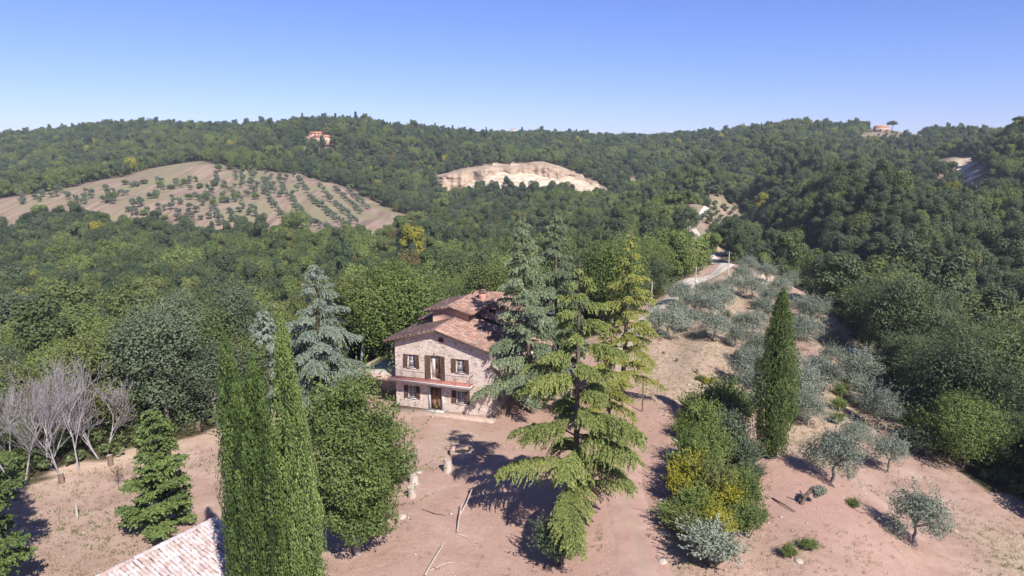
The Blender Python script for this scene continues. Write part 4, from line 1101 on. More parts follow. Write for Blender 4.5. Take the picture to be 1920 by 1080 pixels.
# small dense conifer on the yard edge
def conifer(name, rg, H, Rad, mat, loc, label, n=26000):
    t = rg.random(n) ** .8
    az = rg.uniform(0, 6.283, n); tier = .5 + .5 * np.abs(np.sin(t * 26 + 1.6 * np.sin(az * 2 + 3) + .8 * np.sin(az * 5)))
    r_ = Rad * (1 - t) ** .8 * (.45 + .55 * tier) * rg.uniform(.6, 1.05, n) * (.85 + .22 * np.sin(az * 3 + t * 11) * np.sin(az * 7 + 2))
    r_ *= np.where(t < .08, .75, 1)
    c = np.column_stack([np.cos(az) * r_, np.sin(az) * r_, .25 + t * (H - .25) + .12 * r_])
    d = np.column_stack([np.cos(az), np.sin(az), np.full(n, .35)])
    v, q = leaves_np(c, d + rg.normal(size=(n, 3)) * .6, np.array([0, 0, 1]) + rg.normal(size=(n, 3)) * .6, .19 * rg.uniform(.6, 1.3, n), .075)
    e_ = empty(name, loc); tag(e_, label, 'conifer')
    link(bpy.data.objects.new('crown', mesh_np('crown', v, q, [mat], attrs={'rnd': np.repeat(np.clip(.25 + .45 * tier * (r_ / Rad + .4) + rg.normal(size=n) * .15, 0, 1), 4)})), e_)
    tv, tq = tubes_np([((0, 0, -.4), (0, 0, H * .5), .16, .09), ((0, 0, H * .5), (0, 0, H * .98), .09, .01)], 7)
    link(bpy.data.objects.new('trunk', mesh_np('trunk', tv, tq, [M['bark']], smooth=True)), e_)
    return e_
kw_ = dict(ups=(.25, .5), drs=(.12, .25), hangs=(-.1, .35), lbk=.42, cat='conifer', tri=.1, nL=.2, nW=.1, step=.13, dens=.05)
cedar('conifer_tree', rC(21), 8.1, 2.5, 84, .05, M['leaf_cypress_dark'], G_(-21.6, 38.6), 'small dark green conifer standing alone on the bare yard', taper=.75, **kw_)
cedar('conifer_tree', rC(22), 15.5, 3.4, 100, .05, M['leaf_cypress_dark'], G_(-27.6, 31.5), 'tall conifer beside the shed whose shadow falls on the yard', **kw_)
cedar('conifer_tree', rC(23), 14.5, 3.2, 100, .05, M['leaf_cypress_dark'], G_(-26.4, 25.0), 'tall conifer behind the shed wall', **kw_)

def cypress(name, rg, stems, mat, loc, label, nl, leaf=(.2, .055), lobe_len=(1.6, 3.0), lobe_r=(.16, .30), colw=.42, basew=.10, top=.5):
    """stems: (x, y, H, R); columns of upright flame-like sprays"""
    vs, qs, ts = [], [], []; segs = []; off = 0; cv = MB()
    for (sx, sy, H, Rr) in stems:
        prof = lambda h: Rr * np.clip((h / H) / basew, .35, 1) ** .5 * np.clip((1 - h / H) / top, 0, 1) ** .66
        segs += [((sx, sy, -.5), (sx, sy, H * .9), .2, .02)]
        hh = np.linspace(.03, .96, 14) * H; n8 = 10
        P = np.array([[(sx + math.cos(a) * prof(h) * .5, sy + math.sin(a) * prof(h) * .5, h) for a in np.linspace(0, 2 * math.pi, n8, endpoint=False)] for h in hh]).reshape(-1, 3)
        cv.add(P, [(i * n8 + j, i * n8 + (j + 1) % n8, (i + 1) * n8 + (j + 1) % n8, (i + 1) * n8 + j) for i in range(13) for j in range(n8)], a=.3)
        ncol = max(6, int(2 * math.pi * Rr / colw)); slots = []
        for ci_ in range(ncol):
            h = rg.uniform(0, 1.2)
            while h < H * .95: slots.append((ci_ / ncol * 2 * math.pi + rg.normal() * .09, h)); h += rg.uniform(*lobe_len) * .55
        for az, h in slots:
            ll = min(rg.uniform(*lobe_len) * (.65 + .35 * (1 - h / H)), H * 1.02 - h + .25); lr = rg.uniform(*lobe_r)
            if ll < .3: continue
            pr = max(0.02, float(prof(min(h + ll * .45, H))) * rg.uniform(.76, 1.16) - lr * .3)
            p0 = np.array([sx + math.cos(az) * pr, sy + math.sin(az) * pr, h])
            n = int(nl * ll); q = rg.random(n)
            w_ = lr * np.sin(np.clip(q, .02, 1) ** .7 * math.pi) ** .8 + .02
            a2 = rg.uniform(0, 6.283, n)
            inward = -np.array([math.cos(az), math.sin(az), 0]) * (.03 * ll)
            c = p0 + np.column_stack([np.cos(a2) * w_, np.sin(a2) * w_, q * ll]) + inward * q[:, None] ** 1.5
            d = np.column_stack([np.cos(a2) * .35, np.sin(a2) * .35, np.ones(n)]) + rg.normal(size=(n, 3)) * .25
            nrm = np.column_stack([np.cos(a2), np.sin(a2), np.full(n, .3)]) + rg.normal(size=(n, 3)) * .4
            v, qq = leaves_np(c, d, nrm, leaf[0] * rg.uniform(.6, 1.3, n), leaf[1] * rg.uniform(.7, 1.3, n))
            vs.append(v); qs.append(qq + off); off += len(v)
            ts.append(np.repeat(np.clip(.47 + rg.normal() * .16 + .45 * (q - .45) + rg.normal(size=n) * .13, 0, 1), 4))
    e_ = empty(name, loc); tag(e_, label, 'cypress tree')
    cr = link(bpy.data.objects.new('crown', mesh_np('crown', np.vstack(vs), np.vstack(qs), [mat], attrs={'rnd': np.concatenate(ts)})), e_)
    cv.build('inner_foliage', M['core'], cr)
    tv, tq = tubes_np(segs, 8); link(bpy.data.objects.new('trunk', mesh_np('trunk', tv, tq, [M['bark_grey']], smooth=True)), e_)
    return e_
cypress('cypress_tree', rC(31), [(-.62, .1, 15.3, .68), (.35, .25, 14.5, .72), (-.15, -.4, 13.4, .75), (.8, -.2, 12.6, .65)], M['leaf_cypress'], G_(-11.15, 27.0), 'tall broad cypress with two pointed leaders beside the tiled shed', 80, (.15, .05), (1.4, 3.6), (.13, .24), .36, .08, .24)
cypress('cypress_tree', rC(32), [(0, 0, 16.2, .85), (.5, -.2, 13.2, .72), (-.4, .2, 12.2, .7)], M['leaf_cypress'], G_(-9.45, 27.2), 'taller narrow cypress with a single tip next to the twin topped one', 80, (.15, .05), (1.4, 3.6), (.13, .24), .36, .08, .42)
cypress('cypress_tree', rC(33), [(0, 0, 13.8, 1.55)], M['leaf_cypress_dark'], G_(*at(1445, 860)[:2]), 'lone dark columnar cypress among the olives on the slope', 70, (.19, .07), (.9, 1.9), (.22, .38), .55, .3)

# leafy oak beside the cypresses
def big_tree(name, rg, H, Rad, n, L, W, lobes, mat, loc, label, cat='oak tree', base=.12, barkm=None, tr=.2, ntip=14, group=None, **kw):
    c_, t_ = tree_meshes(name, rg, H, Rad, n, L, W, lobes, M['bark_grey'], base=base, tr=tr, ntip=ntip, **kw)
    return tree(name, c_, t_, M[mat], loc, label, cat, group, 0, 1, barkm or M['bark_grey'])
big_tree('oak_tree', rC(41), 11.9, 3.7, 60000, .17, .10, 120, 'leaf_oak_near', G_(-9.1, 36.4), 'leafy green oak with pale trunk right of the tall cypresses', lobe_r=(.15, .29), base=.06, low=-.95, shoots=260)
big_tree('broadleaf_tree', rC(42), 13.0, 4.6, 24000, .26, .16, 80, 'leaf_bright', G_(13.2, 88.0), 'bright green round headed tree behind the thin yellowish cedar', 'tree', base=.2)
for i, (x, y, H, Rd, mt, lb) in enumerate([(-30, 60, 9.5, 3.4, 'leaf_grey', 'grey green tree with pale forked trunk behind the lone conifer'),
        (-26.5, 63.5, 10, 3.6, 'leaf_grey', 'grey green tree with spreading crown left of the blue cedar'), (-39, 55, 8.5, 3, 'leaf_bright', 'light green tree behind the bare trees at the yard edge'),
        (-13.5, 74, 10.5, 3.4, 'leaf_bright', 'light green poplar with slim pale trunks beside the terrace'), (-16.5, 72, 9.5, 3.0, 'leaf_olive_green', 'thin leaved tree with slim trunks between blue cedar and terrace'),
        (-33.5, 57, 7.5, 2.8, 'leaf_olive_green', 'small green tree among the bare trees at the yard edge')]):
    big_tree('broadleaf_tree', rC(50 + i), H + 2, Rd, 24000, .2, .1, 70, mt, G_(x, y), lb, 'tree', base=.18, barkm=M['bark_pale'], tr=.13, ntip=12, lobe_r=(.2, .34))

# bare trees
def bare_tree(rg, H, loc, label, group):
    segs = []
    def grow(p, d, L, r, lev):
        n = 4 if lev < 2 else 3
        q = p
        for i in range(n):
            d = unit(d + rg.normal(size=3) * .13 + np.array([0, 0, .05])); q2 = q + d * L / n
            segs.append((q, q2, r * (1 - .5 * i / n), r * (1 - .5 * (i + 1) / n))); q = q2
            if lev < 5 and (i > 0 or lev > 1):
                for _ in range(1 if lev < 2 else int(rg.integers(1, 3))):
                    dd = unit(d + unit(rg.normal(size=3)) * rg.uniform(.4, .75) + np.array([0, 0, .22])); grow(q, dd, L * rg.uniform(.5, .68), max(r * .5, .008), lev + 1)
        if lev < 4: grow(q, d, L * .6, max(r * .5, .008), lev + 1)
    k = int(rg.integers(1, 4))
    for _ in range(k): grow(np.array([rg.normal() * .15, rg.normal() * .15, -.3]), unit(np.array([rg.normal() * .2, rg.normal() * .2, 1])), H * .48, .07, 1)
    main = [s_ for s_ in segs if s_[2] > .02]; tw = [s_ for s_ in segs if s_[2] <= .02]
    e_ = empty('bare_tree', loc); tag(e_, label, 'bare tree', group)
    tv, tq = tubes_np(main, 5); link(bpy.data.objects.new('trunk', mesh_np('trunk', tv, tq, [M['bark_pale']], smooth=True)), e_)
    if tw: tv, tq = tubes_np(tw, 3); link(bpy.data.objects.new('twigs', mesh_np('twigs', tv, tq, [M['bark_pale']])), e_)
    return e_
for i, (u, v, H) in enumerate([(150, 884, 8.5), (118, 893, 8), (40, 908, 7.5), (85, 880, 8), (15, 895, 8), (62, 870, 8.5), (190, 858, 6.5)]):
    p = at(u, v); bare_tree(rC(60 + i), H, G_(p[0], p[1]), 'leafless pale grey tree on the rim of the yard', 'leafless trees along the yard rim')

# olives ----------------------------------------------------------
OL = []
for i in range(6):
    c_, t_ = tree_meshes('olive', rC(300 + i), 3.7, 2.15, 6500, .19, .06, 40, M['bark_grey'], base=.10, tr=.11, ntip=9, lobe_r=(.15, .36), up=.5, low=-.6, shoots=90)
    OL.append((c_, t_))
olive_px = [(1250,636),(1266,604),(1292,622),(1302,590),(1318,566),(1332,598),(1347,566),(1372,548),(1392,532),(1356,584),(1378,652),(1386,622),(1412,632),(1432,602),(1442,580),
 (1462,560),(1482,545),(1410,560),(1436,530),(1462,520),(1402,515),(1426,506),(1451,501),(1486,522),(1500,596),(1518,612),(1492,655),(1512,640),(1524,722),(1556,690),(1562,655),
 (1405,724),(1500,752),(1515,796),(1610,728),(1617,764),(1604,842),(1626,702),(1488,786),(1470,640),(1545,735),(1430,690),(1450,718),(1472,738),(1420,764),(1648,806),(1340,640),(1275,574),(1475,700),(1535,600)]
rgo = rC(8)
def bearing(x, y):
    L_ = [(23, 62, 'just behind the lone cypress'), (30, 62, 'on the slope right of the lone cypress'), (33, 78, 'in the row behind the lone cypress'), (42, 80, 'at the wood edge near the white trough'), (20, 82, 'near the cut stumps'), (24, 100, 'beside the near bend of the gravel track'),
          (34, 105, 'in the middle of the terraced rows'), (45, 105, 'in the terraced row along the wood'), (40, 132, 'beside the gravel track below the poles'), (52, 135, 'at the top of the terraced rows')]
    return min(L_, key=lambda m_: (m_[0] - x) ** 2 + (m_[1] - y) ** 2)[2]
for u, v in olive_px:
    p = at(u, v); c_, t_ = OL[int(rgo.integers(6))]; w_ = bearing(p[0], p[1])
    s_ = rgo.uniform(.85, 1.25)
    tree('olive_tree', c_, t_, M['leaf_olive'], (p[0], p[1], p[2] - .1), f'silvery grey olive tree {w_}', 'olive tree', f'silvery olive trees {w_}', rgo.uniform(0, 6.28), (s_ * rgo.uniform(.9, 1.15), s_ * rgo.uniform(.9, 1.15), s_ * rgo.uniform(.85, 1.1)), M['bark_grey'])
for (u, v, s_, lb) in [(1560, 905, 1.15, 'low spreading olive on bare red soil below the cypress'), (1715, 1020, 1.1, 'olive tree standing alone on pale soil near the wood edge'), (1665, 885, .9, 'small olive at the end of the lowest row')]:
    p = at(u, v); c_, t_ = OL[int(rgo.integers(6))]
    tree('olive_tree', c_, t_, M['leaf_olive'], (p[0], p[1], p[2] - .1), lb, 'olive tree', None, rgo.uniform(0, 6.28), s_, M['bark_grey'])
# pruned leaning olive
p = at(1500, 945); e_ = empty('olive_tree', (p[0], p[1], p[2] - .1)); tag(e_, 'hard pruned leaning olive trunk with a small tuft of leaves', 'olive tree')
tv, tq = tubes_np([((0, 0, -.2), (.25, 0, .6), .16, .15), ((.25, 0, .6), (.7, .1, 1.05), .15, .13), ((.7, .1, 1.05), (1.35, .1, 1.2), .13, .09), ((.25, 0, .6), (-.05, .1, 1.1), .09, .04)], 7)
link(bpy.data.objects.new('trunk', mesh_np('trunk', tv, tq, [M['bark']], smooth=True)), e_)
v_, q_, r__, _ = crown_np(rC(77), .75, .1, 1.5, 9, 1300, .2, .06); v_ += np.array([1.4, 0, .0])
link(bpy.data.objects.new('crown', mesh_np('crown', v_, q_, [M['leaf_olive']], attrs={'rnd': r__})), e_)

# far grove: rows of small olives, each a thing
OF = []
for i in range(4):
    c_, t_ = tree_meshes('far_olive', rC(320 + i), 3.8, 2.0, 520, .55, .34, 14, M['bark'], base=.12, tr=.12, ntip=3)
    m_ = joined('olive_tree', c_, t_); m_.materials[0] = M['leaf_olive_far']; OF.append(m_)
far_olives = []
for (a, b, n) in [((530,358),(578,416),12),((582,374),(656,434),15),((612,370),(668,420),12),((630,358),(676,402),10),((652,360),(688,392),8),((494,360),(530,410),9),((404,392),(412,424),5),
                  ((560,340),(576,362),5),((600,352),(606,360),2),((585,420),(620,437),5),((470,400),(492,420),4),((430,400),(452,424),5)]:
    for i in range(n): far_olives.append((a[0] + (b[0] - a[0]) * i / max(1, n - 1), a[1] + (b[1] - a[1]) * i / max(1, n - 1)))
for k in range(105):
    u = rgo.uniform(395, 560); v = rgo.uniform(326, 372) if rgo.random() < .6 else rgo.uniform(372, 420)
    if u > 480 and v > 372: continue
    far_olives.append((u, v))
for k in range(40): far_olives.append((rgo.uniform(15, 240), rgo.uniform(356, 384)))
for k in range(30): far_olives.append((rgo.uniform(240, 400), rgo.uniform(384, 420)))
for k in range(34): far_olives.append((rgo.uniform(225, 420), rgo.uniform(338, 384)))
fo_xy = []
for u, v in far_olives:
    p = at(u + rgo.normal() * .8, v + rgo.normal() * .5)
    if not in_poly(p[:1], p[1:2], GROVE)[0]: continue
    if fo_xy and min((p[0] - a) ** 2 + (p[1] - b) ** 2 for a, b in fo_xy) < 9: continue
    fo_xy.append((p[0], p[1]))
    o = link(bpy.data.objects.new('olive_tree', OF[int(rgo.integers(4))])); o.location = (p[0], p[1], p[2] - .1); s_ = rgo.uniform(.85, 1.22)
    o.scale = (s_, s_, s_ * rgo.uniform(.85, 1.1)); o.rotation_euler = (0, 0, rgo.uniform(0, 6.28))
    w_ = 'in the straight rows sloping down the far grove' if u > 490 else ('on the tan strip at the far grove end' if u < 230 else ('scattered among bushes in the far grove' if v < 384 else 'along the lower edge of the far grove'))
    tag(o, f'small olive tree {w_}', 'olive tree', f'olives {w_}')
for u, v in [(1345,405),(1352,413),(1360,420),(1368,427),(1362,398),(1370,405),(1378,412),(1384,420),(1378,396),(1335,414),(1345,424),(1325,408),(1318,416),(1352,432),(1338,400),(1372,434),(1330,422),(1356,392),(1340,386)]:
    p = at(u, v); o = link(bpy.data.objects.new('olive_tree', OF[int(rgo.integers(4))])); o.location = (p[0], p[1], p[2] - .1); o.scale = (.95,) * 3
    tag(o, 'small olive tree in the orchard beside the distant track', 'olive tree', 'olives beside the distant track')
for k in range(34):
    p = at(rgo.uniform(1592, 1735), rgo.uniform(246, 268))
    if in_poly(p[:1], p[1:2], HILLTOP)[0]:
        o = link(bpy.data.objects.new('olive_tree', OF[int(rgo.integers(4))])); o.location = (p[0], p[1], p[2] - .1); o.scale = (1.1,) * 3
        tag(o, 'small olive tree on the clearing below the hilltop villa', 'olive tree', 'olives below the hilltop villa')

# shrubs ------------------------------------------------------------
SH = []
for i in range(6):
    rg_ = rC(400 + i); v_, q_, r__, lc = crown_np(rg_, 1.0, .05, 1.5, 34, 3400, .12, .055, lobe_r=(.14, .32), low=-.2, shoots=200)
    cm = mesh_np('shrub_foliage', v_, q_, [M['leaf_bright']], attrs={'rnd': r__})
    sg = [((0, 0, -.2), tuple(t * .9), .03, .008) for t in lc[:9]]
    tv, tq = tubes_np(sg, 4); SH.append((cm, mesh_np('shrub_stems', tv, tq, [M['bark']])))
def shrub(u, v, s_, mat, label, group=None, xy=None):
    p = at(u, v) if xy is None else np.array([xy[0], xy[1], gz(*xy)])
    c_, t_ = SH[int(rgo.integers(6))]; zk = 1.3 if 'beside the drive' in label else 1.0
    e_ = empty('shrub', (p[0], p[1], p[2] - .08), rgo.uniform(0, 6.28), (s_ * rgo.uniform(.9, 1.2), s_ * rgo.uniform(.9, 1.2), s_ * zk * rgo.uniform(.75, 1.25))); tag(e_, label, 'shrub', group)
    for nm, me_, mm in (('foliage', c_, M[mat]), ('stems', t_, M['bark'])):
        o = link(bpy.data.objects.new(nm, me_), e_); o.material_slots[0].link = 'OBJECT'; o.material_slots[0].material = mm
for u, v, s_, mt in [(1300,800,1.25,2),(1330,815,1.6,0),(1350,790,1.5,2),(1375,815,1.5,0),(1320,845,1.5,2),(1365,850,1.5,6),(1385,870,1.2,6),(1345,880,1.3,0),(1290,870,1.1,2),(1275,900,1.0,2),
                     (1320,905,1.2,2),(1300,930,1.2,4),(1275,945,1.0,4),(1330,945,1.3,3),(1265,985,.95,2),(1300,980,1.1,2),(1330,990,1.1,4),(1355,965,1.1,4),(1385,930,1.2,2),(1400,965,1.15,0),(1375,990,1.1,0),
                     (1290,1015,1.0,3),(1350,1025,.9,4),(1400,1010,.9,0),(1415,985,.8,0),(1395,880,1.0,6),(1410,905,.8,6),(1280,820,.8,2),(1345,760,1.0,0),(1370,775,1.1,6),(1390,790,.9,6)]:
    nm = {0: ('green', 'leaf_oak_near'), 2: ('light green', 'leaf_bright'), 3: ('olive green', 'leaf_olive_green'), 4: ('bright yellow', 'leaf_yellow'), 6: ('grey green', 'leaf_grey')}[mt]
    shrub(u, v, s_, nm[1], f'{nm[0]} shrub on the bank beside the drive', f'{nm[0]} shrubs on the drive bank')
    if rgo.random() < .75: shrub(u + rgo.uniform(-16, 16), v + rgo.uniform(-10, 14), s_ * rgo.uniform(.45, .75), nm[1], f'{nm[0]} shrub on the bank beside the drive', f'{nm[0]} shrubs on the drive bank')
shrub(1330, 1062, 1.45, 'leaf_olive', 'dense blue grey shrub at the foot of the drive bank')
shrub(1045, 1058, 1.35, 'leaf_conifer', 'dark bluish shrub with yellow flecks under the large cedar')
shrub(1315, 715, .55, 'leaf_bright', 'small green shrub beside cut stumps above the bank'); shrub(1328, 722, .5, 'leaf_yellow', 'small yellowish shrub next to the stumps above the bank')
for u, v, s_ in [(1575,745,.8),(1580,735,.7),(1572,770,.8),(1568,795,.7),(1590,720,.8),(1600,950,.5),(1515,1030,.5),(1480,1045,.5),(1570,865,.5)]: shrub(u, v, s_, 'leaf_bright', 'small green shrub between the olive rows', 'small shrubs between the olive rows')
for u, v, s_ in [(1400,662,.7),(1420,650,.7),(1440,640,.6),(1385,672,.6),(1460,530,.8),(1475,528,.7),(1430,545,.7),(1415,580,.8),(1360,600,.8),(1345,612,.8)]: shrub(u, v, s_, 'leaf_olive_green', 'yellowish weedy bush along the terrace edges', 'weedy bushes on the terrace edges')
for u, v, s_, mt in [(1740,835,1.7,'leaf_bright'),(1770,850,1.6,'leaf_bright'),(1720,805,1.5,'leaf_bright'),(1800,800,1.9,'leaf_rust'),(1775,790,1.8,'leaf_rust'),(1700,770,1.5,'leaf_grey'),(1790,860,1.5,'leaf_olive_green'),(1830,830,1.9,'leaf_olive_green'),(1720,850,1.2,'leaf_grey'),(1690,740,1.6,'leaf_olive_green')]:
    k_ = {'leaf_bright': 'light green', 'leaf_rust': 'brownish', 'leaf_grey': 'grey', 'leaf_olive_green': 'olive green'}[mt]
    shrub(u, v, s_ * 1.2, mt, f'tall {k_} bush at the wood edge below the olives', f'tall {k_} bushes at the wood edge')
for u, v, s_ in [(255,348,2.2),(270,345,2.4),(300,352,2.6),(320,355,2.4),(345,346,2.0),(375,352,2.2),(400,350,2.2),(355,374,2.4),(385,377,2.2),(420,380,2.6),(440,374,2.4),(210,378,2.8),(235,347,2.0),(480,374,2.0),(410,322,2.8),(432,318,2.6),(455,322,2.2),(400,384,2.2),(330,342,1.8),(290,372,2.0),(270,404,2.2),(310,412,2.0)]:
    shrub(u, v, s_, 'leaf_bright' if (u + v) % 3 else 'leaf_oak', 'leafy green bush growing in the far hillside grove', 'bushes in the far hillside grove')
for u, v, s_ in [(572,268,2.6),(582,271,2.2),(612,271,2.4),(622,266,2.8),(566,264,3.0),(598,273,2.0)]: shrub(u, v, s_, 'leaf_oak', 'dark bush in front of the pink hill farmhouse', 'bushes around the pink hill farmhouse')
# brush along the wood rim: nobody could count it
rgb = rC(91); per = np.array(YARD + [YARD[0]]); pts_ = []
for (x0, y0), (x1, y1) in zip(per[:-1], per[1:]):
    if max(y0, y1) < 42: continue
    n = int(math.hypot(x1 - x0, y1 - y0) * 3.2); t = rgb.random(n)
    nx_, ny_ = -(y1 - y0), (x1 - x0); l_ = math.hypot(nx_, ny_); o_ = rgb.uniform(.3, 9, n)
    pts_.append(np.column_stack([x0 + (x1 - x0) * t + nx_ / l_ * o_, y0 + (y1 - y0) * t + ny_ / l_ * o_]))
pts_ = np.vstack(pts_); pts_ = pts_[~is_clear(pts_[:, 0], pts_[:, 1])]
bz = ground(pts_[:, 0], pts_[:, 1])
vs, qs, ts, off = [], [], [], 0
for i, (x, y) in enumerate(pts_):
    v_, q_, r__, _ = crown_np(rgb, rgb.uniform(.7, 1.5), 0, rgb.uniform(.8, 2.0), 6, 95, .34, .19, low=-.2)
    vs.append(v_ + np.array([x, y, bz[i]])); qs.append(q_ + off); off += len(v_); ts.append(r__)
o = link(bpy.data.objects.new('undergrowth', mesh_np('undergrowth', np.vstack(vs), np.vstack(qs), [M['leaf_oak']], attrs={'rnd': np.concatenate(ts)})))
stuff(o, 'low tangled brush along the rim of the woods', 'undergrowth')

# dry grass and weeds on yard and slope
rgg = rC(95); n = 76000
x = rgg.uniform(-42, 62, n); y = rgg.uniform(30, 150, n)
ok = in_poly(x, y, YARD) & (road_dist(x, y) > 1.9) & (rgg.random(n) < np.clip((fbm(x, y, 9, 77, 4) - .40) * 4, .05, 1) * np.clip(90 / y, 0, 1))
hx, hy = x + 10.77, y - 60.5; ls = hx * .95 - hy * .313; ld = hx * .313 + hy * .95
ok &= ~((ls > -5) & (ls < 13) & (ld > -1.2) & (ld < 14))
x, y = x[ok], y[ok]; z = ground(x, y); n = len(x); k = 5
c = np.repeat(np.column_stack([x, y, z]), k, 0) + np.column_stack([rgg.normal(size=n * k) * .12, rgg.normal(size=n * k) * .12, np.full(n * k, .05)])
L = rgg.uniform(.10, .30, n * k)
v_, q_ = leaves_np(c + np.array([0, 0, 1]) * (L * .3)[:, None], rgg.normal(size=(n * k, 3)) * .6 + np.array([0, 0, 1]), rgg.normal(size=(n * k, 3)), L, .035)
gr = np.repeat(fbm(x, y, 5, 13, 3), k) > .56
for nm, sel, mt, lb in (('dry_grass', ~gr, 'grass_dry', 'short dry grass scattered over the yard and slope'), ('weeds', gr, 'grass_green', 'low green weeds scattered over the yard and slope')):
    vv = v_.reshape(-1, 4, 3)[sel].reshape(-1, 3)
    o = link(bpy.data.objects.new(nm, mesh_np(nm, vv, np.arange(len(vv)).reshape(-1, 4), [M[mt]], attrs={'rnd': np.repeat(rgg.random(int(sel.sum())), 4)}))); stuff(o, lb, 'grass' if nm == 'dry_grass' else 'weeds')
# small stones
n = 2600; x = rgg.uniform(-40, 55, n); y = rgg.uniform(30, 100, n); ok = in_poly(x, y, YARD); x, y = x[ok], y[ok]; z = ground(x, y); b = MB()
for i in range(len(x)):
    s_ = abs(rgg.normal()) * .035 + .02; d = unit(rgg.normal(size=(6, 3))) * .25
    V = (np.array([(1, 0, 0), (-1, 0, 0), (0, 1, 0), (0, -1, 0), (0, 0, .7), (0, 0, -.5)]) + d) * s_ * np.array([1.3, 1, 1]) + np.array([x[i], y[i], z[i] + s_ * .2])
    b.add(V, t=[(0, 2, 4), (2, 1, 4), (1, 3, 4), (3, 0, 4), (2, 0, 5), (1, 2, 5), (3, 1, 5), (0, 3, 5)], a=rgg.random())
stuff(b.build('pebbles', M['rock']), 'loose stones scattered on the bare soil', 'stones')

# ------------------------------------------------------------------ stumps, logs, stones, posts
def ring_np(rg_, rad, z, n=12, jit=.08): return [(math.cos(t) * rad * (1 + rg_.normal() * jit), math.sin(t) * rad * (1 + rg_.normal() * jit), z + rg_.normal() * rad * .05) for t in np.linspace(0, 2 * math.pi, n, endpoint=False)]
def stump(u, v, r_, h, label, mat='wood_stump', group=None, tilt=0.0):
    p = at(u, v); rg_ = rC(int(u * 3 + v)); e_ = empty('tree_stump', (p[0], p[1], p[2])); tag(e_, label, 'tree stump', group); e_.rotation_euler = (tilt, 0, 0)
    b = MB(); n = 12; b.add(ring_np(rg_, r_ * 1.45, -.15) + ring_np(rg_, r_ * 1.05, h * .3) + ring_np(rg_, r_, h), [(i + k * n, (i + 1) % n + k * n, (i + 1) % n + (k + 1) * n, i + (k + 1) * n) for k in range(2) for i in range(n)])
    b.build('bark', M[mat], e_, True)
    b = MB(); b.add(ring_np(rg_, r_ * .97, h + .01) + [(0, 0, h + .012)], t=[(i, (i + 1) % n, n) for i in range(n)]); b.build('cut_face', M['wood_cut'], e_)
stump(840, 884, .28, .95, 'pale weathered stump standing in the yard before the house', 'wood_cut')
stump(776, 905, .3, .6, 'broken pale stump beside the leafy oak', 'wood_cut'); stump(772, 932, .26, .75, 'split grey stump at the edge of the leafy oak', 'wood_cut', tilt=.12)
for u, v, h, lb in [(30, 937, .9, 'reddish stump on the yard rim at the tall conifer shadow'), (116, 905, .9, 'dark red stump on the yard rim below the bare trees'), (208, 872, 1.0, 'pale brown stump on the yard rim left of the lone conifer'), (372, 806, .8, 'reddish stump on the yard rim behind the lone conifer')]: stump(u, v, .17, h * .8, lb)
for u, v, h, lb in [(1270, 678, .6, 'dark stump near the thin yellowish cedar'), (1307, 700, .7, 'upright grey stump on the red soil above the bank'), (1341, 714, .7, 'dark stump beside a small yellowish shrub'), (1378, 738, .6, 'stump at the top of the bank behind the shrubs'), (1245, 664, .45, 'low stump at the drive edge near the olives')]: stump(u, v, .17, h * .8, lb)
def post(u, v, h, label, r_=.05, mat='wood_cut', cat='post', name='wooden_post', tilt=(0, 0)):
    p = at(u, v); b = MB(); b.path([(0, 0, -.3), (tilt[0] * .5, tilt[1] * .5, h * .5), (tilt[0], tilt[1], h)], [r_ * 1.1, r_, r_ * .9], 7); b.tube((tilt[0], tilt[1], h), (tilt[0], tilt[1], h + .02), r_ * .9, .004, 7)
    o = b.build(name, M[mat]); o.location = p; tag(o, label, cat)
post(145, 970, 1.0, 'short pale post in the yard before the lone conifer', .09); post(398, 846, .8, 'thin stake near the cypress at the yard rim', .04, tilt=(.05, 0)); post(228, 925, .5, 'thin stake supporting the dead sapling', .03); post(52, 1010, .8, 'thin stake in the tall conifer shadow', .03)
def pole(u, v, h, label, r_=.11):
    p = at(u, v); e_ = empty('utility_pole', p); tag(e_, label, 'utility pole')
    b = MB(); b.path([(0, 0, -.5), (0, 0, h * .5), (0, 0, h)], [r_ * 1.15, r_, r_ * .75], 8); b.build('shaft', M['render_grey'], e_)
    b = MB(); b.box(-.5, .5, -.04, .04, h - .5, h - .42); ca = b.build('crossarm', M['iron'], e_)
    for x_ in (-.42, 0, .42): k = MB(); k.tube((x_, 0, h - .42), (x_, 0, h - .26), .05, .03, 6); k.build('insulator', M['trim'], ca)
pole(1365, 514, 4.6, 'utility pole where the gravel track enters the trees'); pole(1303, 545, 4.3, 'utility pole beside the gravel track above the olives'); pole(1221, 572, 4.0, 'utility pole behind the thin yellowish cedar')
post(1204, 772, 3.2, 'slim bare pole under the thin yellowish cedar', .06, 'bark'); post(1232, 738, 1.6, 'thin metal stake at the drive edge near pale soil', .025, 'iron')
# well with iron frame
p = at(866, 852); wl = empty('garden_well', p); tag(wl, 'round brick garden well with arched iron frame in cedar shade', 'well')
b = MB(); n = 20
for r_, z0_, z1_ in ((.95, -.2, .45),):
    ri, ro = r_ - .22, r_
    P = [(math.cos(t) * q_, math.sin(t) * q_, z_) for z_, q_ in ((z0_, ro), (z1_, ro), (z1_, ri), (z0_, ri)) for t in np.linspace(0, 2 * math.pi, n, endpoint=False)]
    b.add(P, [(k * n + i, k * n + (i + 1) % n, (k + 1) * n + (i + 1) % n, (k + 1) * n + i) for k in range(3) for i in range(n)])
b.build('wall', M['oldbrick'], wl)
b = MB(); b.add([(math.cos(t) * .74, math.sin(t) * .74, .1) for t in np.linspace(0, 2 * math.pi, n, endpoint=False)] + [(0, 0, .1)], t=[(i, (i + 1) % n, n) for i in range(n)]); b.build('cover', M['gap'], wl)  # flat disc; darkness down the shaft is put into its colour
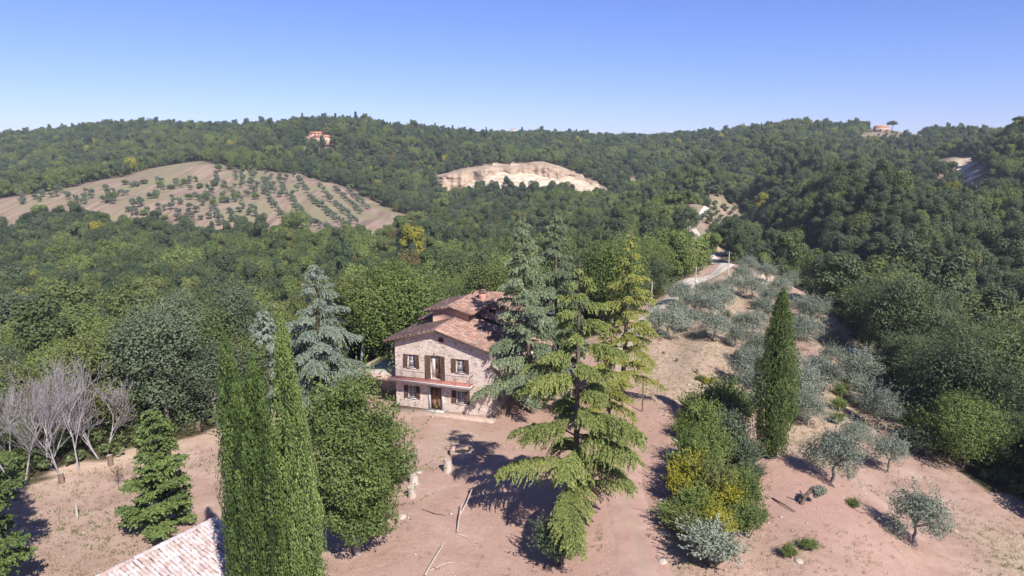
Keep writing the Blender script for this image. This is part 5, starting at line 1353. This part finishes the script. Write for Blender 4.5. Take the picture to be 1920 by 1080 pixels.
b = MB(); arc = [(-.84, 0, .4), (-.84, 0, 1.1)] + [(-.84 * math.cos(t), 0, 1.1 + .55 * math.sin(t)) for t in np.linspace(.2, math.pi - .2, 9)] + [(.84, 0, 1.1), (.84, 0, .4)]
b.path(arc, [.03] * len(arc), 6); b.tube((-.84, 0, 1.1), (.84, 0, 1.1), .02, .02, 5); b.build('iron_frame', M['iron'], wl)
# fallen branches
def log(pts_uv, r_, label, mat='wood_cut'):
    P = [at(u, v) + np.array([0, 0, r_ + h]) for u, v, h in pts_uv]; o0 = P[0].copy(); b = MB(); b.path([q - o0 for q in P], np.linspace(r_, r_ * .6, len(P)), 7)
    o = b.build('fallen_branch', M[mat]); o.location = o0; tag(o, label, 'branch')
log([(796,1082,0),(812,1055,.05),(830,1028,.12)], .07, 'long pale branch lying on the red soil below the oak'); log([(806,1072,0),(828,1062,.05),(850,1056,.02)], .045, 'forked pale branch lying across the long one')
log([(857,1000,0),(861,978,.2),(866,955,.3)], .06, 'grey branch propped upright near the cedar shadow'); log([(862,968,0),(875,950,.25),(888,925,.5)], .055, 'slanted grey branch leaning beside the upright one'); log([(860,1003,0),(880,1010,0)], .05, 'short pale log lying at the end of the propped branches')
log([(790,955,0),(815,965,.05),(835,967,.02)], .03, 'thin dark twig lying on the yard grass', 'bark')
log([(1448,935,.0),(1470,950,.1),(1490,962,.05)], .06, 'dead branch on the red soil beside the pruned olive', 'bark'); log([(1180,1000,0),(1196,1003,0)], .02, 'thin stick on the drive', 'wood_cut')
def rock(u, v, s_, label, group=None):
    p = at(u, v); rg_ = rC(int(u + v * 7)); n = 10; b = MB()
    rings = [ring_np(rg_, s_ * q, z_ * s_, n, .1) for q, z_ in ((.7, -.25), (1, .05), (.85, .3), (.45, .42))]
    b.add(sum(rings, []) + [(0, 0, .44 * s_)], [(i + k * n, (i + 1) % n + k * n, (i + 1) % n + (k + 1) * n, i + (k + 1) * n) for k in range(3) for i in range(n)], [(30 + i, 30 + (i + 1) % n, 40) for i in range(n)])
    o = b.build('rock', M['rock']); o.location = p; o.scale = (1.3, 1, 1); o.rotation_euler = (0, 0, rg_.uniform(0, 3)); tag(o, label, 'stone', group)
for u, v in [(1250,1000),(1242,1054),(1243,892),(1244,938),(1268,826),(1264,846)]: rock(u, v, .26, 'pale stone edging the drive by the shrub bank', 'stones edging the drive')
rock(1293, 722, .25, 'pale flat stone beside a small green shrub'); rock(753, 970, .3, 'pale flat stone near the leafy oak'); rock(1498, 1053, .25, 'pale stone on the red slope below the pruned olive'); rock(786, 886, .2, 'pale stone beside the broken stump')
# brick heap by the bank
p = at(1280, 764); e_ = empty('brick_stack', (p[0], p[1], p[2] - .03), .4); tag(e_, 'small stack of bricks at the drive edge by the shrubs', 'bricks'); bm_ = MB(); bm_.box(-.125, .125, -.06, .06, 0, .065); bme = bm_.mesh('brick', M['brick'])
for i in range(5):
    for j in range(3):
        for k in range(3): o = link(bpy.data.objects.new('brick', bme), e_); o.location = (i * .27 - .5, j * .135, k * .068); o.rotation_euler = (0, 0, rgg.normal() * .05)
# white trough and red crates by the wood
def trough(u, v, L, W, H, label, mat, rz, name='trough', cat='trough'):
    p = at(u, v); e_ = empty(name, (p[0], p[1], p[2] - .02), rz); tag(e_, label, cat); n = 18; t = np.linspace(0, 2 * math.pi, n, endpoint=False); b = MB()
    sup = lambda c: np.sign(c) * abs(c) ** .6
    P = [(sup(math.cos(a)) * L / 2 * k, sup(math.sin(a)) * W / 2 * k, z_) for k, z_ in ((.82, 0), (1, H), (.9, H), (.74, .08)) for a in t]
    b.add(P, [(k * n + i, k * n + (i + 1) % n, (k + 1) * n + (i + 1) % n, (k + 1) * n + i) for k in range(3) for i in range(n)]); b.build('shell', M[mat], e_, True)
    b = MB(); b.add([(x_, y_, .082) for x_, y_, _ in P[3 * n:]] + [(0, 0, .075)], t=[(i, (i + 1) % n, n) for i in range(n)]); b.build('bottom', M[mat], e_)
trough(1608, 662, 2.4, .8, .55, 'long white trough lying in the grass at the wood edge', 'white', -.5); trough(1657, 678, 1.1, .6, .4, 'short white basin in the shade of the wood', 'white', .2)
trough(1625, 634, 1.2, .8, .6, 'red tub in the shade at the wood edge', 'redpaint', .4); trough(1640, 652, .9, .7, .4, 'pale red tub between the white trough and basin', 'brick', .9)
# dead sapling
p = at(222, 912); e_ = empty('dead_sapling', p); tag(e_, 'small dead sapling with reddish twigs on the yard', 'sapling'); sg = []
rg_ = rC(123)
for i in range(26):
    d = unit(rg_.normal(size=3) + np.array([0, 0, .8])); q0 = np.array([0, 0, rg_.uniform(.4, .9)]); sg.append((q0, q0 + d * rg_.uniform(.4, .9), .012, .004))
tv, tq = tubes_np([((0, 0, -.2), (0, 0, .9), .03, .015)] + sg, 5); link(bpy.data.objects.new('stem', mesh_np('stem', tv, tq, [M['bark']])), e_)
v_, q_, r__, _ = crown_np(rg_, .65, .6, 1.5, 8, 160, .1, .06); link(bpy.data.objects.new('leaves', mesh_np('leaves', v_, q_, [M['leaf_rust']], attrs={'rnd': r__})), e_)

# ------------------------------------------------------------------ far houses
def far_house(u, v, label, blocks, d=None, rz=0.0, wallm='pink', roofm='tile_red'):
    p = at(u, v); e_ = empty('farmhouse', (p[0], p[1], p[2]), rz); tag(e_, label, 'house')
    for (x0, x1, y0, y1, z0, z1, rise) in blocks:
        b = MB(); b.box(x0, x1, y0, y1, z0 - 2, z1); wl_ = b.build('wall', M[wallm], e_)
        o_ = .5; ym = (y0 + y1) / 2; b = MB()
        V = [(x0 - o_, y0 - o_, z1), (x1 + o_, y0 - o_, z1), (x1 + o_, y1 + o_, z1), (x0 - o_, y1 + o_, z1), (x0 - o_ + 1.5, ym, z1 + rise), (x1 + o_ - 1.5, ym, z1 + rise)]
        b.add(V, [(0, 1, 5, 4), (2, 3, 4, 5), (0, 3, 2, 1)], [(1, 2, 5), (3, 0, 4)]); b.build('roof', M[roofm], e_)
        n = max(1, int((x1 - x0) / 3.2))
        for i in range(n):
            xx = x0 + (x1 - x0) * (i + .5) / n
            for zz in np.arange(z0 + 1.1, z1 - 1.2, 2.9):
                k = MB(); k.box(xx - .5, xx + .5, y0 - .03, y0 + .05, zz, zz + 1.4); wn = k.build('window', M['gap'], wl_)
    return e_
far_house(597, 268, 'pink farmhouse with red roofs on the wooded hill above the grove', [(-9.5, 1.5, 3, 10, 0, 8.5, 1.8), (-4, 10.5, -3, 3, 0, 5.2, 2.0)], rz=-.08)
far_house(650, 247, 'pale ruined stone house near the hilltop beyond the pink farmhouse', [(-3.5, 3.5, -2, 4, 0, 4.5, .6)], wallm='plaster', roofm='tile_old')
far_house(1651, 247, 'villa with low red hip roof on the bare hilltop', [(-7, 7, -4, 4, 0, 5.2, 2.2)], wallm='oldbrick')
far_house(962, 252, 'pale house showing above the ridge trees over the cliff', [(-6, 6, -3, 4, 3, 10.5, 1.5)], wallm='plaster', roofm='tile')
far_house(535, 236, 'small house with terracotta roof on the ridge left of the pink farmhouse', [(-4, 4, -3, 3, 2, 8, 1.4)], roofm='tile_red')
# landmark trees on the skyline
def umbrella(u, v, s_, label, mat='leaf_dark'):
    p = at(u, v); rg_ = rC(int(u)); v_, q_, r__, lc = crown_np(rg_, 4.6, 5.5, 10.5, 26, 1800, .8, .5, low=-.1)
    c_ = mesh_np('crown', v_, q_, [M[mat]], attrs={'rnd': r__}); tv, tq = tubes_np(limbs_np(rg_, 10, .3, lc[:5], .55), 6)
    tree('umbrella_pine', c_, mesh_np('trunk', tv, tq, [M['bark']]), M[mat], (p[0], p[1], p[2] - .2), label, 'pine tree', None, 0, s_, M['bark'])
umbrella(931, 256, 1.25, 'umbrella pine standing above the ridge left of the pale ridge house'); umbrella(1672, 247, 1.2, 'umbrella pine right of the hilltop villa'); umbrella(1622, 247, 1.15, 'dark round pine left of the hilltop villa'); umbrella(978, 255, .8, 'small pine right of the pale ridge house')
umbrella(1025, 256, 1.2, 'broad dark pine on the ridge above the cliff end', 'leaf_oak'); umbrella(495, 240, 1.2, 'tall dark pine rising on the ridge left of the small ridge house'); umbrella(1145, 258, .8, 'small rounded pine on the middle of the ridge')
# ------------------------------------------------------------------ haze
b = MB(); b.box(-1560, 1560, -360, 2760, float(GZ.min()) - 1.5, max(95.0, float(GZ.max()) + 22))
hm, hn = new_mat('haze_air'); pv = N(hn, 'ShaderNodeVolumePrincipled'); pv.inputs['Color'].default_value = (0.78, 0.86, 1.0, 1); pv.inputs['Density'].default_value = 0.00014; pv.inputs['Anisotropy'].default_value = 0.0
ho = N(hn, 'ShaderNodeOutputMaterial'); hn.links.new(pv.outputs[0], ho.inputs['Volume'])
hz = b.build('haze', hm); stuff(hz, 'thin bluish haze in the air over the valley', 'haze')
